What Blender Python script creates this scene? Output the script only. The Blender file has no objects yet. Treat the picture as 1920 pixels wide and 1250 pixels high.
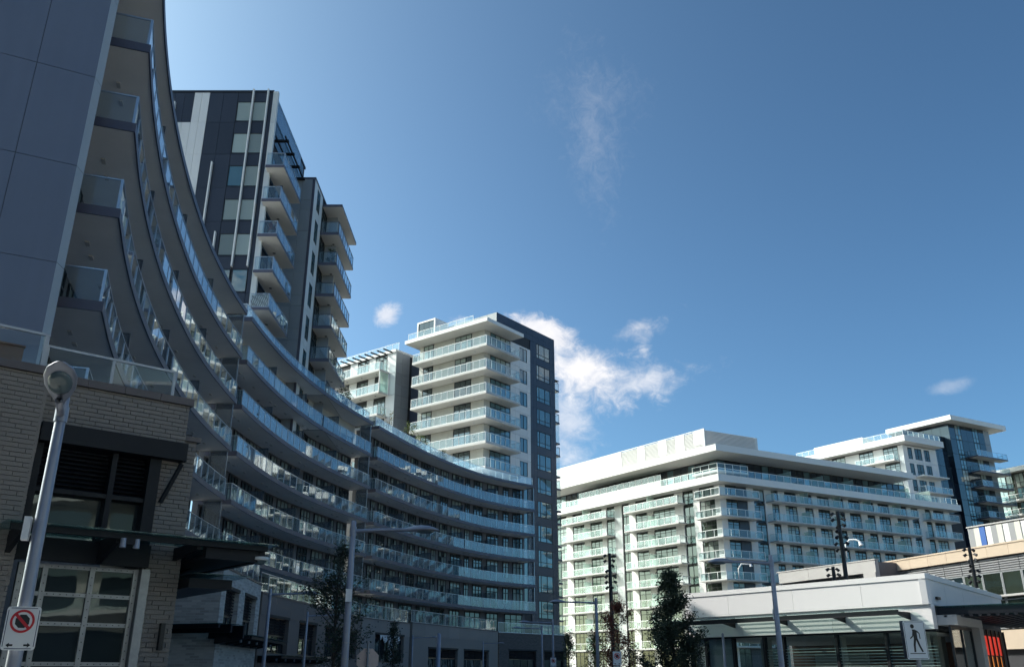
import bpy, bmesh, math, random
from mathutils import Matrix, Vector
random.seed(7)
R = math.radians

# ------------------------------------------------------------------ camera, sky, sun, exposure
scene = bpy.context.scene
COL = scene.collection
cam_data = bpy.data.cameras.new("camera")
cam = bpy.data.objects.new("camera", cam_data)
COL.objects.link(cam)
cam.location = (0, 0, 1.6)
cam.rotation_euler = (R(90 + 21.2), 0, 0)
cam_data.sensor_width = 36.0
cam_data.lens = 30.75
cam_data.clip_end = 6000
scene.camera = cam

SUN_DIR = Vector((-0.955, 0.28, 0.69)).normalized()
SUN_EL = math.asin(SUN_DIR.z)
SUN_AZ = math.atan2(SUN_DIR.x, SUN_DIR.y)          # clockwise from +Y

world = bpy.data.worlds.new("World")
scene.world = world
world.use_nodes = True
WN, WL = world.node_tree.nodes, world.node_tree.links
WN.clear()
w_out = WN.new("ShaderNodeOutputWorld")
w_bg = WN.new("ShaderNodeBackground")
w_bg.inputs["Strength"].default_value = 0.15
sky = WN.new("ShaderNodeTexSky")
sky.sky_type = 'NISHITA'
sky.sun_disc = False
sky.sun_elevation = SUN_EL
sky.sun_rotation = SUN_AZ
sky.altitude = 0
sky.air_density = 0.68
sky.dust_density = 2.8
sky.ozone_density = 6.0
WL.new(w_bg.outputs[0], w_out.inputs[0])
w_co = WN.new("ShaderNodeTexCoord")


def wmath(op, a, b=None, c=None):
    n = WN.new("ShaderNodeMath"); n.operation = op
    for i, v in enumerate((a, b, c)):
        if v is None: continue
        if isinstance(v, (int, float)): n.inputs[i].default_value = v
        else: WL.new(v, n.inputs[i])
    return n.outputs[0]


def wdot(v):
    n = WN.new("ShaderNodeVectorMath"); n.operation = 'DOT_PRODUCT'
    WL.new(w_co.outputs["Generated"], n.inputs[0]); n.inputs[1].default_value = v
    return n.outputs["Value"]


def wnoise(scale, detail, rough, stretch=(1, 1, 1), warp=0.0):
    m = WN.new("ShaderNodeMapping"); m.inputs["Scale"].default_value = stretch
    WL.new(w_co.outputs["Generated"], m.inputs[0])
    n = WN.new("ShaderNodeTexNoise")
    n.inputs["Scale"].default_value = scale; n.inputs["Detail"].default_value = detail
    n.inputs["Roughness"].default_value = rough; n.inputs["Distortion"].default_value = warp
    WL.new(m.outputs[0], n.inputs[0])
    return n.outputs["Fac"]


def cloud_patch(c, sx, sy, tilt, noise, gain, opacity, edge=0.45):
    """a cloud round direction c: an elliptic envelope broken up by noise"""
    c = Vector(c).normalized()
    right = c.cross(Vector((0, 0, 1))).normalized()
    up = right.cross(c).normalized()
    r2 = right * math.cos(tilt) + up * math.sin(tilt)
    u2 = up * math.cos(tilt) - right * math.sin(tilt)
    x = wmath('DIVIDE', wdot(r2), sx)
    y = wmath('DIVIDE', wdot(u2), sy)
    d = wmath('SQRT', wmath('ADD', wmath('MULTIPLY', x, x), wmath('MULTIPLY', y, y)))
    m = wmath('SUBTRACT', 1.0, d)
    front = wmath('GREATER_THAN', wdot(c), 0.3)
    v = wmath('ADD', m, wmath('MULTIPLY', wmath('SUBTRACT', noise, 0.5), gain))
    mr = WN.new("ShaderNodeMapRange"); mr.interpolation_type = 'SMOOTHSTEP'
    WL.new(v, mr.inputs[0]); mr.inputs[1].default_value = 0.0; mr.inputs[2].default_value = edge
    mr.inputs[3].default_value = 0.0; mr.inputs[4].default_value = opacity
    return wmath('MULTIPLY', mr.outputs[0], front)


n_big = wnoise(14, 6, 0.55, (1, 1, 1.4), 0.3)
n_fine = wnoise(48, 9, 0.68, (1, 1, 1.3), 0.6)
n_puff = wmath('ADD', wmath('MULTIPLY', n_big, 0.62), wmath('MULTIPLY', n_fine, 0.38))
n_wisp = wnoise(75, 8, 0.72, (1.0, 1.0, 0.8), 0.6)
patches = [
    cloud_patch((0.085, 0.9435, 0.318), 0.085, 0.050, -0.35, n_puff, 4.2, 0.90, 1.3),
    cloud_patch((0.040, 0.931, 0.362), 0.065, 0.020, -0.42, n_puff, 3.4, 0.9, 0.8),
    cloud_patch((0.125, 0.944, 0.305), 0.100, 0.022, 0.10, n_puff, 4.4, 0.6, 1.4),
    cloud_patch((0.1418, 0.9207, 0.3636), 0.045, 0.016, 0.2, n_puff, 4.2, 0.55, 1.4),
    cloud_patch((0.0600, 0.962, 0.262), 0.040, 0.055, 0.1, n_puff, 3.6, 0.55, 1.2),
    cloud_patch((-0.1418, 0.9151, 0.3776), 0.020, 0.014, 0.6, n_puff, 3.4, 0.7, 0.9),
    cloud_patch((-0.055, 0.9261, 0.370), 0.026, 0.010, 0.0, n_puff, 3.2, 0.7, 0.9),
    cloud_patch((0.4488, 0.8508, 0.2734), 0.026, 0.008, 0.1, n_puff, 3.6, 0.22, 1.2),
    cloud_patch((0.090, 0.8248, 0.558), 0.040, 0.120, 0.10, n_wisp, 2.4, 0.17, 1.8),
    cloud_patch((0.0900, 0.8050, 0.590), 0.072, 0.050, 0.0, n_wisp, 2.4, 0.13, 1.8),
    # the same fair-weather clouds go on round the rest of the sky
    cloud_patch((0.75, -0.35, 0.45), 0.22, 0.07, 0.1, n_puff, 3.4, 0.8, 0.9),
    cloud_patch((-0.3, -0.85, 0.35), 0.2, 0.06, -0.1, n_puff, 3.4, 0.8, 0.9),
    cloud_patch((0.92, 0.30, 0.34), 0.10, 0.04, 0.2, n_puff, 3.4, 0.7, 0.9),
    cloud_patch((-0.9, -0.2, 0.3), 0.14, 0.05, 0.0, n_puff, 3.4, 0.8, 0.9),
]
acc = patches[0]
for q in patches[1:]:
    acc = wmath('MAXIMUM', acc, q)
w_mix = WN.new("ShaderNodeMix"); w_mix.data_type = 'RGBA'
WL.new(acc, w_mix.inputs[0])
# the photograph's clear deep sky: a little more contrast and a cyan cast over the Nishita colours
g1 = WN.new("ShaderNodeVectorMath"); g1.operation = 'SCALE'; g1.inputs["Scale"].default_value = 0.25
g2 = WN.new("ShaderNodeGamma"); g2.inputs[1].default_value = 1.36
g3 = WN.new("ShaderNodeVectorMath"); g3.operation = 'MULTIPLY'; g3.inputs[1].default_value = (4.35, 4.75, 3.45)
WL.new(sky.outputs[0], g1.inputs[0]); WL.new(g1.outputs[0], g2.inputs[0]); WL.new(g2.outputs[0], g3.inputs[0])
WL.new(g3.outputs[0], w_mix.inputs[6])
w_cr = WN.new("ShaderNodeValToRGB")
w_cr.color_ramp.elements[0].position = 0.35; w_cr.color_ramp.elements[0].color = (0.62, 0.64, 0.72, 1)
w_cr.color_ramp.elements[1].position = 0.66; w_cr.color_ramp.elements[1].color = (1.0, 0.97, 0.955, 1)
WL.new(n_puff, w_cr.inputs[0])
w_cl = WN.new("ShaderNodeVectorMath"); w_cl.operation = 'SCALE'; w_cl.inputs["Scale"].default_value = 4.7
WL.new(w_cr.outputs[0], w_cl.inputs[0])
WL.new(w_cl.outputs[0], w_mix.inputs[7])
WL.new(w_mix.outputs[2], w_bg.inputs[0])

sun_data = bpy.data.lights.new("sun", 'SUN')
sun_data.energy = 2.6
sun_data.angle = R(0.53)
sun_data.color = (1.0, 0.95, 0.885)
sun = bpy.data.objects.new("sun", sun_data)
COL.objects.link(sun)
sun.rotation_euler = SUN_DIR.to_track_quat('Z', 'Y').to_euler()
sun.location = SUN_DIR * 300

scene.view_settings.view_transform = 'Standard'
scene.view_settings.look = 'None'
scene.view_settings.exposure = 0.74
scene.view_settings.gamma = 1.0
scene.view_settings.use_curve_mapping = False
scene.cycles.max_bounces = 9
scene.cycles.transparent_max_bounces = 24
scene.cycles.glossy_bounces = 4
scene.cycles.diffuse_bounces = 4
scene.cycles.caustics_reflective = False
scene.cycles.caustics_refractive = False
scene.cycles.use_denoising = True
scene.cycles.denoising_prefilter = 'ACCURATE'

# ------------------------------------------------------------------ materials
MATS = {}


def new_mat(name):
    m = bpy.data.materials.new(name); m.use_nodes = True
    m.node_tree.nodes.clear()
    MATS[name] = m
    return m, m.node_tree.nodes, m.node_tree.links


def plain(name, col, rough=0.6, metal=0.0, var=0.10, scale=0.6, bump=0.0, bscale=40, streak=0.0, spec=0.5, obj_var=0.0):
    m, N, L = new_mat(name)
    out = N.new("ShaderNodeOutputMaterial"); b = N.new("ShaderNodeBsdfPrincipled")
    L.new(b.outputs[0], out.inputs[0])
    geo = N.new("ShaderNodeNewGeometry")
    no = N.new("ShaderNodeTexNoise"); no.inputs["Scale"].default_value = scale; no.inputs["Detail"].default_value = 6
    no.inputs["Roughness"].default_value = 0.65
    L.new(geo.outputs["Position"], no.inputs[0])
    fac = no.outputs["Fac"]
    if streak:
        mp = N.new("ShaderNodeMapping"); mp.inputs["Scale"].default_value = (3.0, 3.0, 0.15)
        L.new(geo.outputs["Position"], mp.inputs[0])
        n2 = N.new("ShaderNodeTexNoise"); n2.inputs["Scale"].default_value = 1.2; n2.inputs["Detail"].default_value = 5
        L.new(mp.outputs[0], n2.inputs[0])
        mx = N.new("ShaderNodeMath"); mx.operation = 'MULTIPLY_ADD'
        L.new(n2.outputs["Fac"], mx.inputs[0]); mx.inputs[1].default_value = streak
        ad = N.new("ShaderNodeMath"); ad.operation = 'MULTIPLY'; L.new(fac, ad.inputs[0]); ad.inputs[1].default_value = 1 - streak
        L.new(ad.outputs[0], mx.inputs[2]); fac = mx.outputs[0]
    if obj_var:
        oi = N.new("ShaderNodeObjectInfo")
        mo = N.new("ShaderNodeMath"); mo.operation = 'MULTIPLY_ADD'
        L.new(oi.outputs["Random"], mo.inputs[0]); mo.inputs[1].default_value = obj_var
        sb = N.new("ShaderNodeMath"); sb.operation = 'MULTIPLY'; L.new(fac, sb.inputs[0]); sb.inputs[1].default_value = 1 - obj_var
        L.new(sb.outputs[0], mo.inputs[2]); fac = mo.outputs[0]
    mr = N.new("ShaderNodeMapRange"); mr.inputs[1].default_value = 0.25; mr.inputs[2].default_value = 0.75
    mr.inputs[3].default_value = 1 - var; mr.inputs[4].default_value = 1 + var
    L.new(fac, mr.inputs[0])
    sc = N.new("ShaderNodeVectorMath"); sc.operation = 'SCALE'; sc.inputs[0].default_value = col[:3]
    L.new(mr.outputs[0], sc.inputs["Scale"])
    L.new(sc.outputs[0], b.inputs["Base Color"])
    b.inputs["Roughness"].default_value = rough
    b.inputs["Metallic"].default_value = metal
    b.inputs["Specular IOR Level"].default_value = spec
    if bump:
        nb = N.new("ShaderNodeTexNoise"); nb.inputs["Scale"].default_value = bscale; nb.inputs["Detail"].default_value = 4
        L.new(geo.outputs["Position"], nb.inputs[0])
        bp = N.new("ShaderNodeBump"); bp.inputs["Strength"].default_value = bump; bp.inputs["Distance"].default_value = 0.02
        L.new(nb.outputs["Fac"], bp.inputs["Height"]); L.new(bp.outputs[0], b.inputs["Normal"])
    return m


def wavy_normal(N, L, dist, scale):
    geo = N.new("ShaderNodeNewGeometry")
    oi = N.new("ShaderNodeObjectInfo")
    ad = N.new("ShaderNodeVectorMath"); ad.operation = 'ADD'
    of = N.new("ShaderNodeVectorMath"); of.operation = 'SCALE'; of.inputs[0].default_value = (31.0, 17.0, 23.0)
    L.new(oi.outputs["Random"], of.inputs["Scale"])
    L.new(geo.outputs["Position"], ad.inputs[0]); L.new(of.outputs[0], ad.inputs[1])
    nb = N.new("ShaderNodeTexNoise"); nb.inputs["Scale"].default_value = scale; nb.inputs["Detail"].default_value = 1.5
    L.new(ad.outputs[0], nb.inputs[0])
    bp = N.new("ShaderNodeBump"); bp.inputs["Strength"].default_value = 1.0; bp.inputs["Distance"].default_value = dist
    L.new(nb.outputs["Fac"], bp.inputs["Height"])
    return bp.outputs[0]


def clear_glass(name, tint, frost, ior=1.55, boost=0.9, base=0.045, wave=0.004, frost_col=(0.72, 0.80, 0.82)):
    """balustrade glass: see-through, fresnel reflection of sky and buildings, thin film of dust"""
    m, N, L = new_mat(name)
    out = N.new("ShaderNodeOutputMaterial")
    tr = N.new("ShaderNodeBsdfTransparent"); tr.inputs[0].default_value = (*tint, 1)
    df = N.new("ShaderNodeBsdfDiffuse"); df.inputs[0].default_value = (*frost_col, 1)
    tl = N.new("ShaderNodeBsdfTranslucent"); tl.inputs[0].default_value = (*frost_col, 1)
    half = N.new("ShaderNodeMixShader"); half.inputs[0].default_value = 0.4
    L.new(df.outputs[0], half.inputs[1]); L.new(tl.outputs[0], half.inputs[2])
    m1 = N.new("ShaderNodeMixShader"); m1.inputs[0].default_value = frost
    L.new(tr.outputs[0], m1.inputs[1]); L.new(half.outputs[0], m1.inputs[2])
    gl = N.new("ShaderNodeBsdfGlossy"); gl.inputs["Roughness"].default_value = 0.015
    gl.inputs[0].default_value = (0.93, 0.97, 1.0, 1)
    # Schlick reflectance, the same for both faces of the thin pane
    lw = N.new("ShaderNodeLayerWeight"); lw.inputs["Blend"].default_value = 0.5
    if wave:
        nm = wavy_normal(N, L, wave, 0.9)
        L.new(nm, gl.inputs["Normal"])
    pw = N.new("ShaderNodeMath"); pw.operation = 'POWER'; L.new(lw.outputs["Facing"], pw.inputs[0]); pw.inputs[1].default_value = 4.5
    mu = N.new("ShaderNodeMath"); mu.operation = 'MULTIPLY_ADD'; mu.use_clamp = True
    L.new(pw.outputs[0], mu.inputs[0]); mu.inputs[1].default_value = boost; mu.inputs[2].default_value = base
    m2 = N.new("ShaderNodeMixShader")
    L.new(mu.outputs[0], m2.inputs[0]); L.new(m1.outputs[0], m2.inputs[1]); L.new(gl.outputs[0], m2.inputs[2])
    L.new(m2.outputs[0], out.inputs[0])
    return m


def dark_glass(name, col, ior=1.9, wave=0.004, var=0.5):
    """window glass over a dim room"""
    m, N, L = new_mat(name)
    out = N.new("ShaderNodeOutputMaterial")
    df = N.new("ShaderNodeBsdfDiffuse")
    oi = N.new("ShaderNodeObjectInfo")
    mr = N.new("ShaderNodeMapRange"); mr.inputs[3].default_value = 1 - var; mr.inputs[4].default_value = 1 + var
    L.new(oi.outputs["Random"], mr.inputs[0])
    sc = N.new("ShaderNodeVectorMath"); sc.operation = 'SCALE'; sc.inputs[0].default_value = col
    L.new(mr.outputs[0], sc.inputs["Scale"]); L.new(sc.outputs[0], df.inputs[0])
    gl = N.new("ShaderNodeBsdfGlossy"); gl.inputs["Roughness"].default_value = 0.012
    gl.inputs[0].default_value = (0.86, 0.97, 0.98, 1)
    fr = N.new("ShaderNodeFresnel"); fr.inputs[0].default_value = ior
    if wave:
        nm = wavy_normal(N, L, wave, 1.3)
        L.new(nm, gl.inputs["Normal"]); L.new(nm, fr.inputs["Normal"])
    mx = N.new("ShaderNodeMixShader")
    L.new(fr.outputs[0], mx.inputs[0]); L.new(df.outputs[0], mx.inputs[1]); L.new(gl.outputs[0], mx.inputs[2])
    L.new(mx.outputs[0], out.inputs[0])
    return m


def brick_wall_mat(name, c1, c2, mortar, bw, bh, ms=0.012):
    """far brickwork, too small to pick the bricks apart"""
    m, N, L = new_mat(name)
    out = N.new("ShaderNodeOutputMaterial"); b = N.new("ShaderNodeBsdfPrincipled"); L.new(b.outputs[0], out.inputs[0])
    geo = N.new("ShaderNodeNewGeometry")
    sp = N.new("ShaderNodeSeparateXYZ"); L.new(geo.outputs["Position"], sp.inputs[0])
    ad = N.new("ShaderNodeMath"); ad.operation = 'ADD'; L.new(sp.outputs[0], ad.inputs[0]); L.new(sp.outputs[1], ad.inputs[1])
    cb = N.new("ShaderNodeCombineXYZ"); L.new(ad.outputs[0], cb.inputs[0]); L.new(sp.outputs[2], cb.inputs[1])
    br = N.new("ShaderNodeTexBrick"); L.new(cb.outputs[0], br.inputs[0])
    br.inputs["Color1"].default_value = (*c1, 1); br.inputs["Color2"].default_value = (*c2, 1); br.inputs["Mortar"].default_value = (*mortar, 1)
    br.inputs["Scale"].default_value = 1.0; br.inputs["Mortar Size"].default_value = ms
    br.inputs["Brick Width"].default_value = bw; br.inputs["Row Height"].default_value = bh
    L.new(br.outputs[0], b.inputs["Base Color"]); b.inputs["Roughness"].default_value = 0.85
    return m


plain('soffit', (0.82, 0.80, 0.785), 0.75, var=0.07, scale=0.5)
plain('fascia', (0.095, 0.09, 0.118), 0.45, 0.2, var=0.08, scale=0.8)
plain('grey_panel', (0.155, 0.172, 0.225), 0.42, 0.1, var=0.09, scale=0.7, streak=0.5, obj_var=0.3)
plain('grey_return', (0.36, 0.38, 0.40), 0.5, var=0.05)
plain('joint_dark', (0.03, 0.03, 0.035), 0.7, var=0.1)
plain('dark_wall', (0.12, 0.118, 0.13), 0.6, var=0.15, streak=0.3)
plain('charcoal_panel', (0.036, 0.040, 0.055), 0.35, 0.1, var=0.12, obj_var=0.6)
plain('navy_panel', (0.040, 0.048, 0.072), 0.4, 0.1, var=0.10, obj_var=0.6)
plain('slate_panel', (0.29, 0.305, 0.32), 0.4, 0.1, var=0.06, obj_var=0.6)
plain('pale_panel', (0.62, 0.63, 0.62), 0.45, var=0.05, obj_var=0.6)
plain('white_panel', (0.72, 0.70, 0.69), 0.5, var=0.04, scale=0.3, streak=0.5, obj_var=0.4)
plain('white_trim', (0.75, 0.735, 0.72), 0.5, var=0.03, scale=0.3, streak=0.5)
plain('white_soffit', (0.66, 0.635, 0.60), 0.7, var=0.04)
plain('slab_edge', (0.50, 0.485, 0.47), 0.6, var=0.06, streak=0.4)
plain('beige_panel', (0.50, 0.475, 0.43), 0.6, var=0.05, obj_var=0.6)
plain('alu', (0.48, 0.51, 0.55), 0.32, 0.75, var=0.06)
plain('alu_mid', (0.34, 0.37, 0.42), 0.4, 0.4, var=0.06)
plain('alu_dark', (0.10, 0.105, 0.12), 0.4, 0.5, var=0.08)
plain('white_rail', (0.70, 0.70, 0.70), 0.45, 0.1, var=0.04)
plain('black_frame', (0.018, 0.019, 0.022), 0.4, 0.3, var=0.1)
plain('dark_steel', (0.007, 0.009, 0.014), 0.55, 0.0, var=0.2, scale=2, spec=0.3)
plain('galv', (0.30, 0.31, 0.33), 0.42, 0.7, var=0.18, scale=7)
plain('lamp_grey', (0.25, 0.27, 0.335), 0.38, 0.35, var=0.06, scale=3)
plain('lamp_dark', (0.10, 0.11, 0.13), 0.4, 0.3, var=0.08)
plain('brick', (0.245, 0.218, 0.195), 0.9, var=0.20, scale=2.5, bump=0.5, bscale=60, obj_var=0.75)
plain('mortar', (0.29, 0.275, 0.255), 0.95, var=0.1, scale=5)
plain('cap_metal', (0.085, 0.075, 0.085), 0.4, 0.4, var=0.12, scale=3)
plain('grey_stone', (0.235, 0.215, 0.20), 0.8, var=0.10, scale=1.0, streak=0.4, obj_var=0.4)
plain('brown_panel', (0.15, 0.125, 0.115), 0.7, var=0.1, streak=0.4, obj_var=0.4)
plain('mall_stone', (0.52, 0.41, 0.31), 0.75, var=0.07, scale=1.2, obj_var=0.5)
plain('mall_grey', (0.42, 0.40, 0.39), 0.6, var=0.06)
plain('blue_panel', (0.022, 0.10, 0.36), 0.4, var=0.06)
plain('stripe_grey', (0.26, 0.26, 0.27), 0.5, var=0.05)
plain('stripe_cream', (0.58, 0.56, 0.50), 0.5, var=0.05)
plain('asphalt', (0.05, 0.05, 0.052), 0.9, var=0.25, scale=1.5, bump=0.4)
plain('paving', (0.38, 0.365, 0.345), 0.85, var=0.15, scale=1.0, bump=0.2)
plain('road_paint', (0.75, 0.75, 0.73), 0.7, var=0.1, scale=6)
plain('ground_far', (0.24, 0.24, 0.20), 0.95, var=0.3, scale=0.05)
plain('sign_white', (0.78, 0.79, 0.80), 0.4, var=0.03)
plain('sign_red', (0.55, 0.02, 0.03), 0.4, var=0.05)
plain('sign_black', (0.014, 0.014, 0.016), 0.45, var=0.05)
plain('sign_edge', (0.02, 0.03, 0.09), 0.45, var=0.05)
plain('sign_back', (0.88, 0.66, 0.56), 0.5, 0.0, var=0.10, scale=4)  # grey metal; the warm light on it is put into the base colour
plain('red_panel', (0.62, 0.03, 0.02), 0.35, var=0.08)
plain('orange_panel', (0.75, 0.22, 0.02), 0.4, var=0.05)
for n_, c_ in (('red_panel', (0.9, 0.05, 0.03, 1)), ('orange_panel', (1.0, 0.30, 0.03, 1))):      # a backlit shop sign
    b_ = next(n for n in MATS[n_].node_tree.nodes if n.type == 'BSDF_PRINCIPLED')
    b_.inputs["Emission Color"].default_value = c_; b_.inputs["Emission Strength"].default_value = 0.35
plain('wood', (0.22, 0.09, 0.05), 0.6, var=0.25, scale=3)
plain('zebra_dark', (0.03, 0.03, 0.03), 0.8)
plain('zebra_light', (0.55, 0.52, 0.47), 0.8)
plain('cloth_white', (0.60, 0.60, 0.61), 0.9, var=0.08, scale=2)
plain('bark', (0.07, 0.055, 0.045), 0.9, var=0.25, scale=6, bump=0.6)
plain('pot', (0.12, 0.11, 0.11), 0.8, var=0.1)
plain('lens_dark', (0.10, 0.14, 0.16), 0.12, var=0.1)
plain('interior_brown', (0.24, 0.14, 0.10), 0.8, var=0.3, scale=0.8)
plain('interior_pale', (0.45, 0.44, 0.40), 0.8, var=0.1)
clear_glass('guard_glass', (0.90, 0.955, 0.97), 0.035, boost=1.0, base=0.06, wave=0.0, frost_col=(0.62, 0.78, 0.84))
clear_glass('guard_glass_pale', (0.90, 0.96, 0.965), 0.05, boost=0.9, base=0.05, wave=0.0, frost_col=(0.70, 0.84, 0.87))
clear_glass('frosted', (0.62, 0.66, 0.69), 0.30, boost=0.4, base=0.02, wave=0.0, frost_col=(0.30, 0.33, 0.36))
clear_glass('green_glass', (0.52, 0.72, 0.70), 0.10, boost=0.9, base=0.04, wave=0.0, frost_col=(0.30, 0.50, 0.47))
clear_glass('pale_screen', (0.82, 0.91, 0.88), 0.30, boost=0.5, base=0.03, wave=0.0, frost_col=(0.72, 0.84, 0.78))
clear_glass('shop_glass', (0.86, 0.91, 0.90), 0.01, boost=0.9, base=0.05, wave=0.0)
clear_glass('frost_band', (0.72, 0.82, 0.79), 0.5, boost=0.3, base=0.02, wave=0.0, frost_col=(0.60, 0.72, 0.68))
dark_glass('window_glass', (0.022, 0.033, 0.036), ior=2.1)
dark_glass('window_blind', (0.27, 0.31, 0.29), ior=1.7, var=0.35)
dark_glass('teal_glass', (0.075, 0.15, 0.175), ior=2.3)  # teal diffuse colour stands in for the sky reflected in the panes
dark_glass('green_window', (0.030, 0.040, 0.030), ior=1.7)
dark_glass('tower_glass', (0.018, 0.026, 0.042), ior=1.75)
dark_glass('mirror_glass', (0.022, 0.030, 0.036), ior=1.65, wave=0.0025)
clear_glass('canopy_clear', (0.85, 0.93, 0.90), 0.05, boost=0.8, base=0.04, wave=0.0, frost_col=(0.55, 0.75, 0.68))
clear_glass('guard_glass_far', (0.91, 0.965, 0.97), 0.018, boost=0.8, base=0.035, wave=0.0, frost_col=(0.70, 0.84, 0.87))
clear_glass('guard_glass_clear', (0.88, 0.93, 0.955), 0.015, boost=0.8, base=0.03, wave=0.0)
clear_glass('guard_glass_blue', (0.88, 0.95, 0.975), 0.09, boost=1.0, base=0.08, wave=0.0, frost_col=(0.60, 0.76, 0.86))
brick_wall_mat('pale_brick', (0.50, 0.48, 0.45), (0.30, 0.28, 0.26), (0.42, 0.41, 0.40), 0.42, 0.11)
brick_wall_mat('dark_brick', (0.075, 0.065, 0.062), (0.115, 0.10, 0.095), (0.09, 0.085, 0.08), 0.42, 0.11)


def leaf_mat(name, c1, c2):
    m, N, L = new_mat(name)
    out = N.new("ShaderNodeOutputMaterial"); b = N.new("ShaderNodeBsdfPrincipled")
    geo = N.new("ShaderNodeNewGeometry")
    no = N.new("ShaderNodeTexNoise"); no.inputs["Scale"].default_value = 4.0; no.inputs["Detail"].default_value = 3
    L.new(geo.outputs["Position"], no.inputs[0])
    cr = N.new("ShaderNodeValToRGB")
    cr.color_ramp.elements[0].position = 0.35; cr.color_ramp.elements[0].color = (*c1, 1)
    cr.color_ramp.elements[1].position = 0.65; cr.color_ramp.elements[1].color = (*c2, 1)
    L.new(no.outputs["Fac"], cr.inputs[0]); L.new(cr.outputs[0], b.inputs["Base Color"])
    b.inputs["Roughness"].default_value = 0.55
    tl = N.new("ShaderNodeBsdfTranslucent"); L.new(cr.outputs[0], tl.inputs[0])
    mx = N.new("ShaderNodeMixShader"); mx.inputs[0].default_value = 0.25
    L.new(b.outputs[0], mx.inputs[1]); L.new(tl.outputs[0], mx.inputs[2]); L.new(mx.outputs[0], out.inputs[0])


leaf_mat('leaf_green', (0.030, 0.052, 0.026), (0.055, 0.085, 0.035))
leaf_mat('leaf_dark', (0.022, 0.036, 0.024), (0.040, 0.060, 0.032))
leaf_mat('leaf_red', (0.20, 0.045, 0.032), (0.15, 0.075, 0.035))
leaf_mat('leaf_yellow', (0.22, 0.16, 0.04), (0.12, 0.11, 0.04))
leaf_mat('leaf_bright', (0.06, 0.10, 0.025), (0.11, 0.14, 0.04))

# ------------------------------------------------------------------ helpers
W = {}          # object -> world matrix
THING = {}      # object -> its thing
REG = {}        # (thing, name) -> pieces that may be too many
LIMIT = 290
TH = R(21.2); FPX = 1640.0


def px_size(center, size):
    """size in photograph pixels of a piece of that size at that place"""
    z = center.z - 1.6
    d = center.y * math.cos(TH) + z * math.sin(TH)
    return 0 if d < 0.5 else size * FPX / d


def thing(name, label, cat, loc=(0, 0, 0), group=None):
    o = bpy.data.objects.new(name, None); COL.objects.link(o)
    o.location = loc; o.empty_display_size = 0.3
    o['label'] = label; o['category'] = cat
    if group: o['group'] = group
    W[o] = Matrix.Translation(loc); THING[o] = o
    return o


def tag(o, label, cat, group=None):
    o['label'] = label; o['category'] = cat
    if group: o['group'] = group
    return o


def link(name, me, parent=None, mw=None):
    o = bpy.data.objects.new(name, me); COL.objects.link(o)
    mw = mw or Matrix.Identity(4)
    o.matrix_basis = mw
    if parent is not None:
        o.parent = parent
        o.matrix_parent_inverse = W[parent].inverted()
        THING[o] = THING[parent]
    else:
        THING[o] = o
    W[o] = mw
    return o


class MB:
    """collects geometry for one mesh object, in world coordinates"""
    def __init__(self):
        self.v = []; self.f = []; self.m = []; self.smooth = []

    def add(self, vs, fs, mi=0, smooth=False):
        k = len(self.v); self.v += [tuple(p) for p in vs]
        self.f += [tuple(i + k for i in q) for q in fs]; self.m += [mi] * len(fs); self.smooth += [smooth] * len(fs)

    def box8(self, p, mi=0):
        self.add(p, [(0, 3, 2, 1), (4, 5, 6, 7), (0, 1, 5, 4), (1, 2, 6, 5), (2, 3, 7, 6), (3, 0, 4, 7)], mi)

    def fbox(self, fr, s0, s1, d0, d1, z0, z1, mi=0):
        self.box8([fr.p(s0, d0, z0), fr.p(s1, d0, z0), fr.p(s1, d1, z0), fr.p(s0, d1, z0),
                   fr.p(s0, d0, z1), fr.p(s1, d0, z1), fr.p(s1, d1, z1), fr.p(s0, d1, z1)], mi)

    def prism(self, poly, z0, z1, mi=0, mi_bottom=None, mi_top=None):
        n = len(poly)
        vs = [(x, y, z0) for x, y in poly] + [(x, y, z1) for x, y in poly]
        self.add(vs, [(i, (i + 1) % n, n + (i + 1) % n, n + i) for i in range(n)], mi)
        self.add(vs, [tuple(range(n))[::-1]], mi if mi_bottom is None else mi_bottom)
        self.add(vs, [tuple(range(n, 2 * n))], mi if mi_top is None else mi_top)

    def tube(self, pts, rad, n=8, mi=0, cap=True):
        pts = [Vector(p) for p in pts]
        if not isinstance(rad, (list, tuple)): rad = [rad] * len(pts)
        rings = []
        for i, p in enumerate(pts):
            t = (pts[min(i + 1, len(pts) - 1)] - pts[max(i - 1, 0)]).normalized()
            a = t.cross(Vector((0, 0, 1)))
            if a.length < 0.05: a = t.cross(Vector((1, 0, 0)))
            a.normalize(); b = t.cross(a).normalized()
            rings.append([p + (a * math.cos(2 * math.pi * j / n) + b * math.sin(2 * math.pi * j / n)) * rad[i] for j in range(n)])
        vs = [q for r in rings for q in r]
        fs = [(i * n + j, i * n + (j + 1) % n, (i + 1) * n + (j + 1) % n, (i + 1) * n + j) for i in range(len(pts) - 1) for j in range(n)]
        self.add(vs, fs, mi, True)
        if cap:
            self.add(vs, [tuple(range(n))[::-1], tuple(range((len(pts) - 1) * n, len(pts) * n))], mi)

    def build(self, name, mats, parent=None):
        me = bpy.data.meshes.new(name)
        me.from_pydata(self.v, [], self.f)
        for q in (mats if isinstance(mats, (list, tuple)) else [mats]): me.materials.append(MATS[q])
        me.polygons.foreach_set('material_index', self.m)
        me.polygons.foreach_set('use_smooth', self.smooth)
        bm = bmesh.new(); bm.from_mesh(me); bmesh.ops.recalc_face_normals(bm, faces=bm.faces); bm.to_mesh(me); bm.free()
        me.update()
        return link(name, me, parent)


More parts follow.
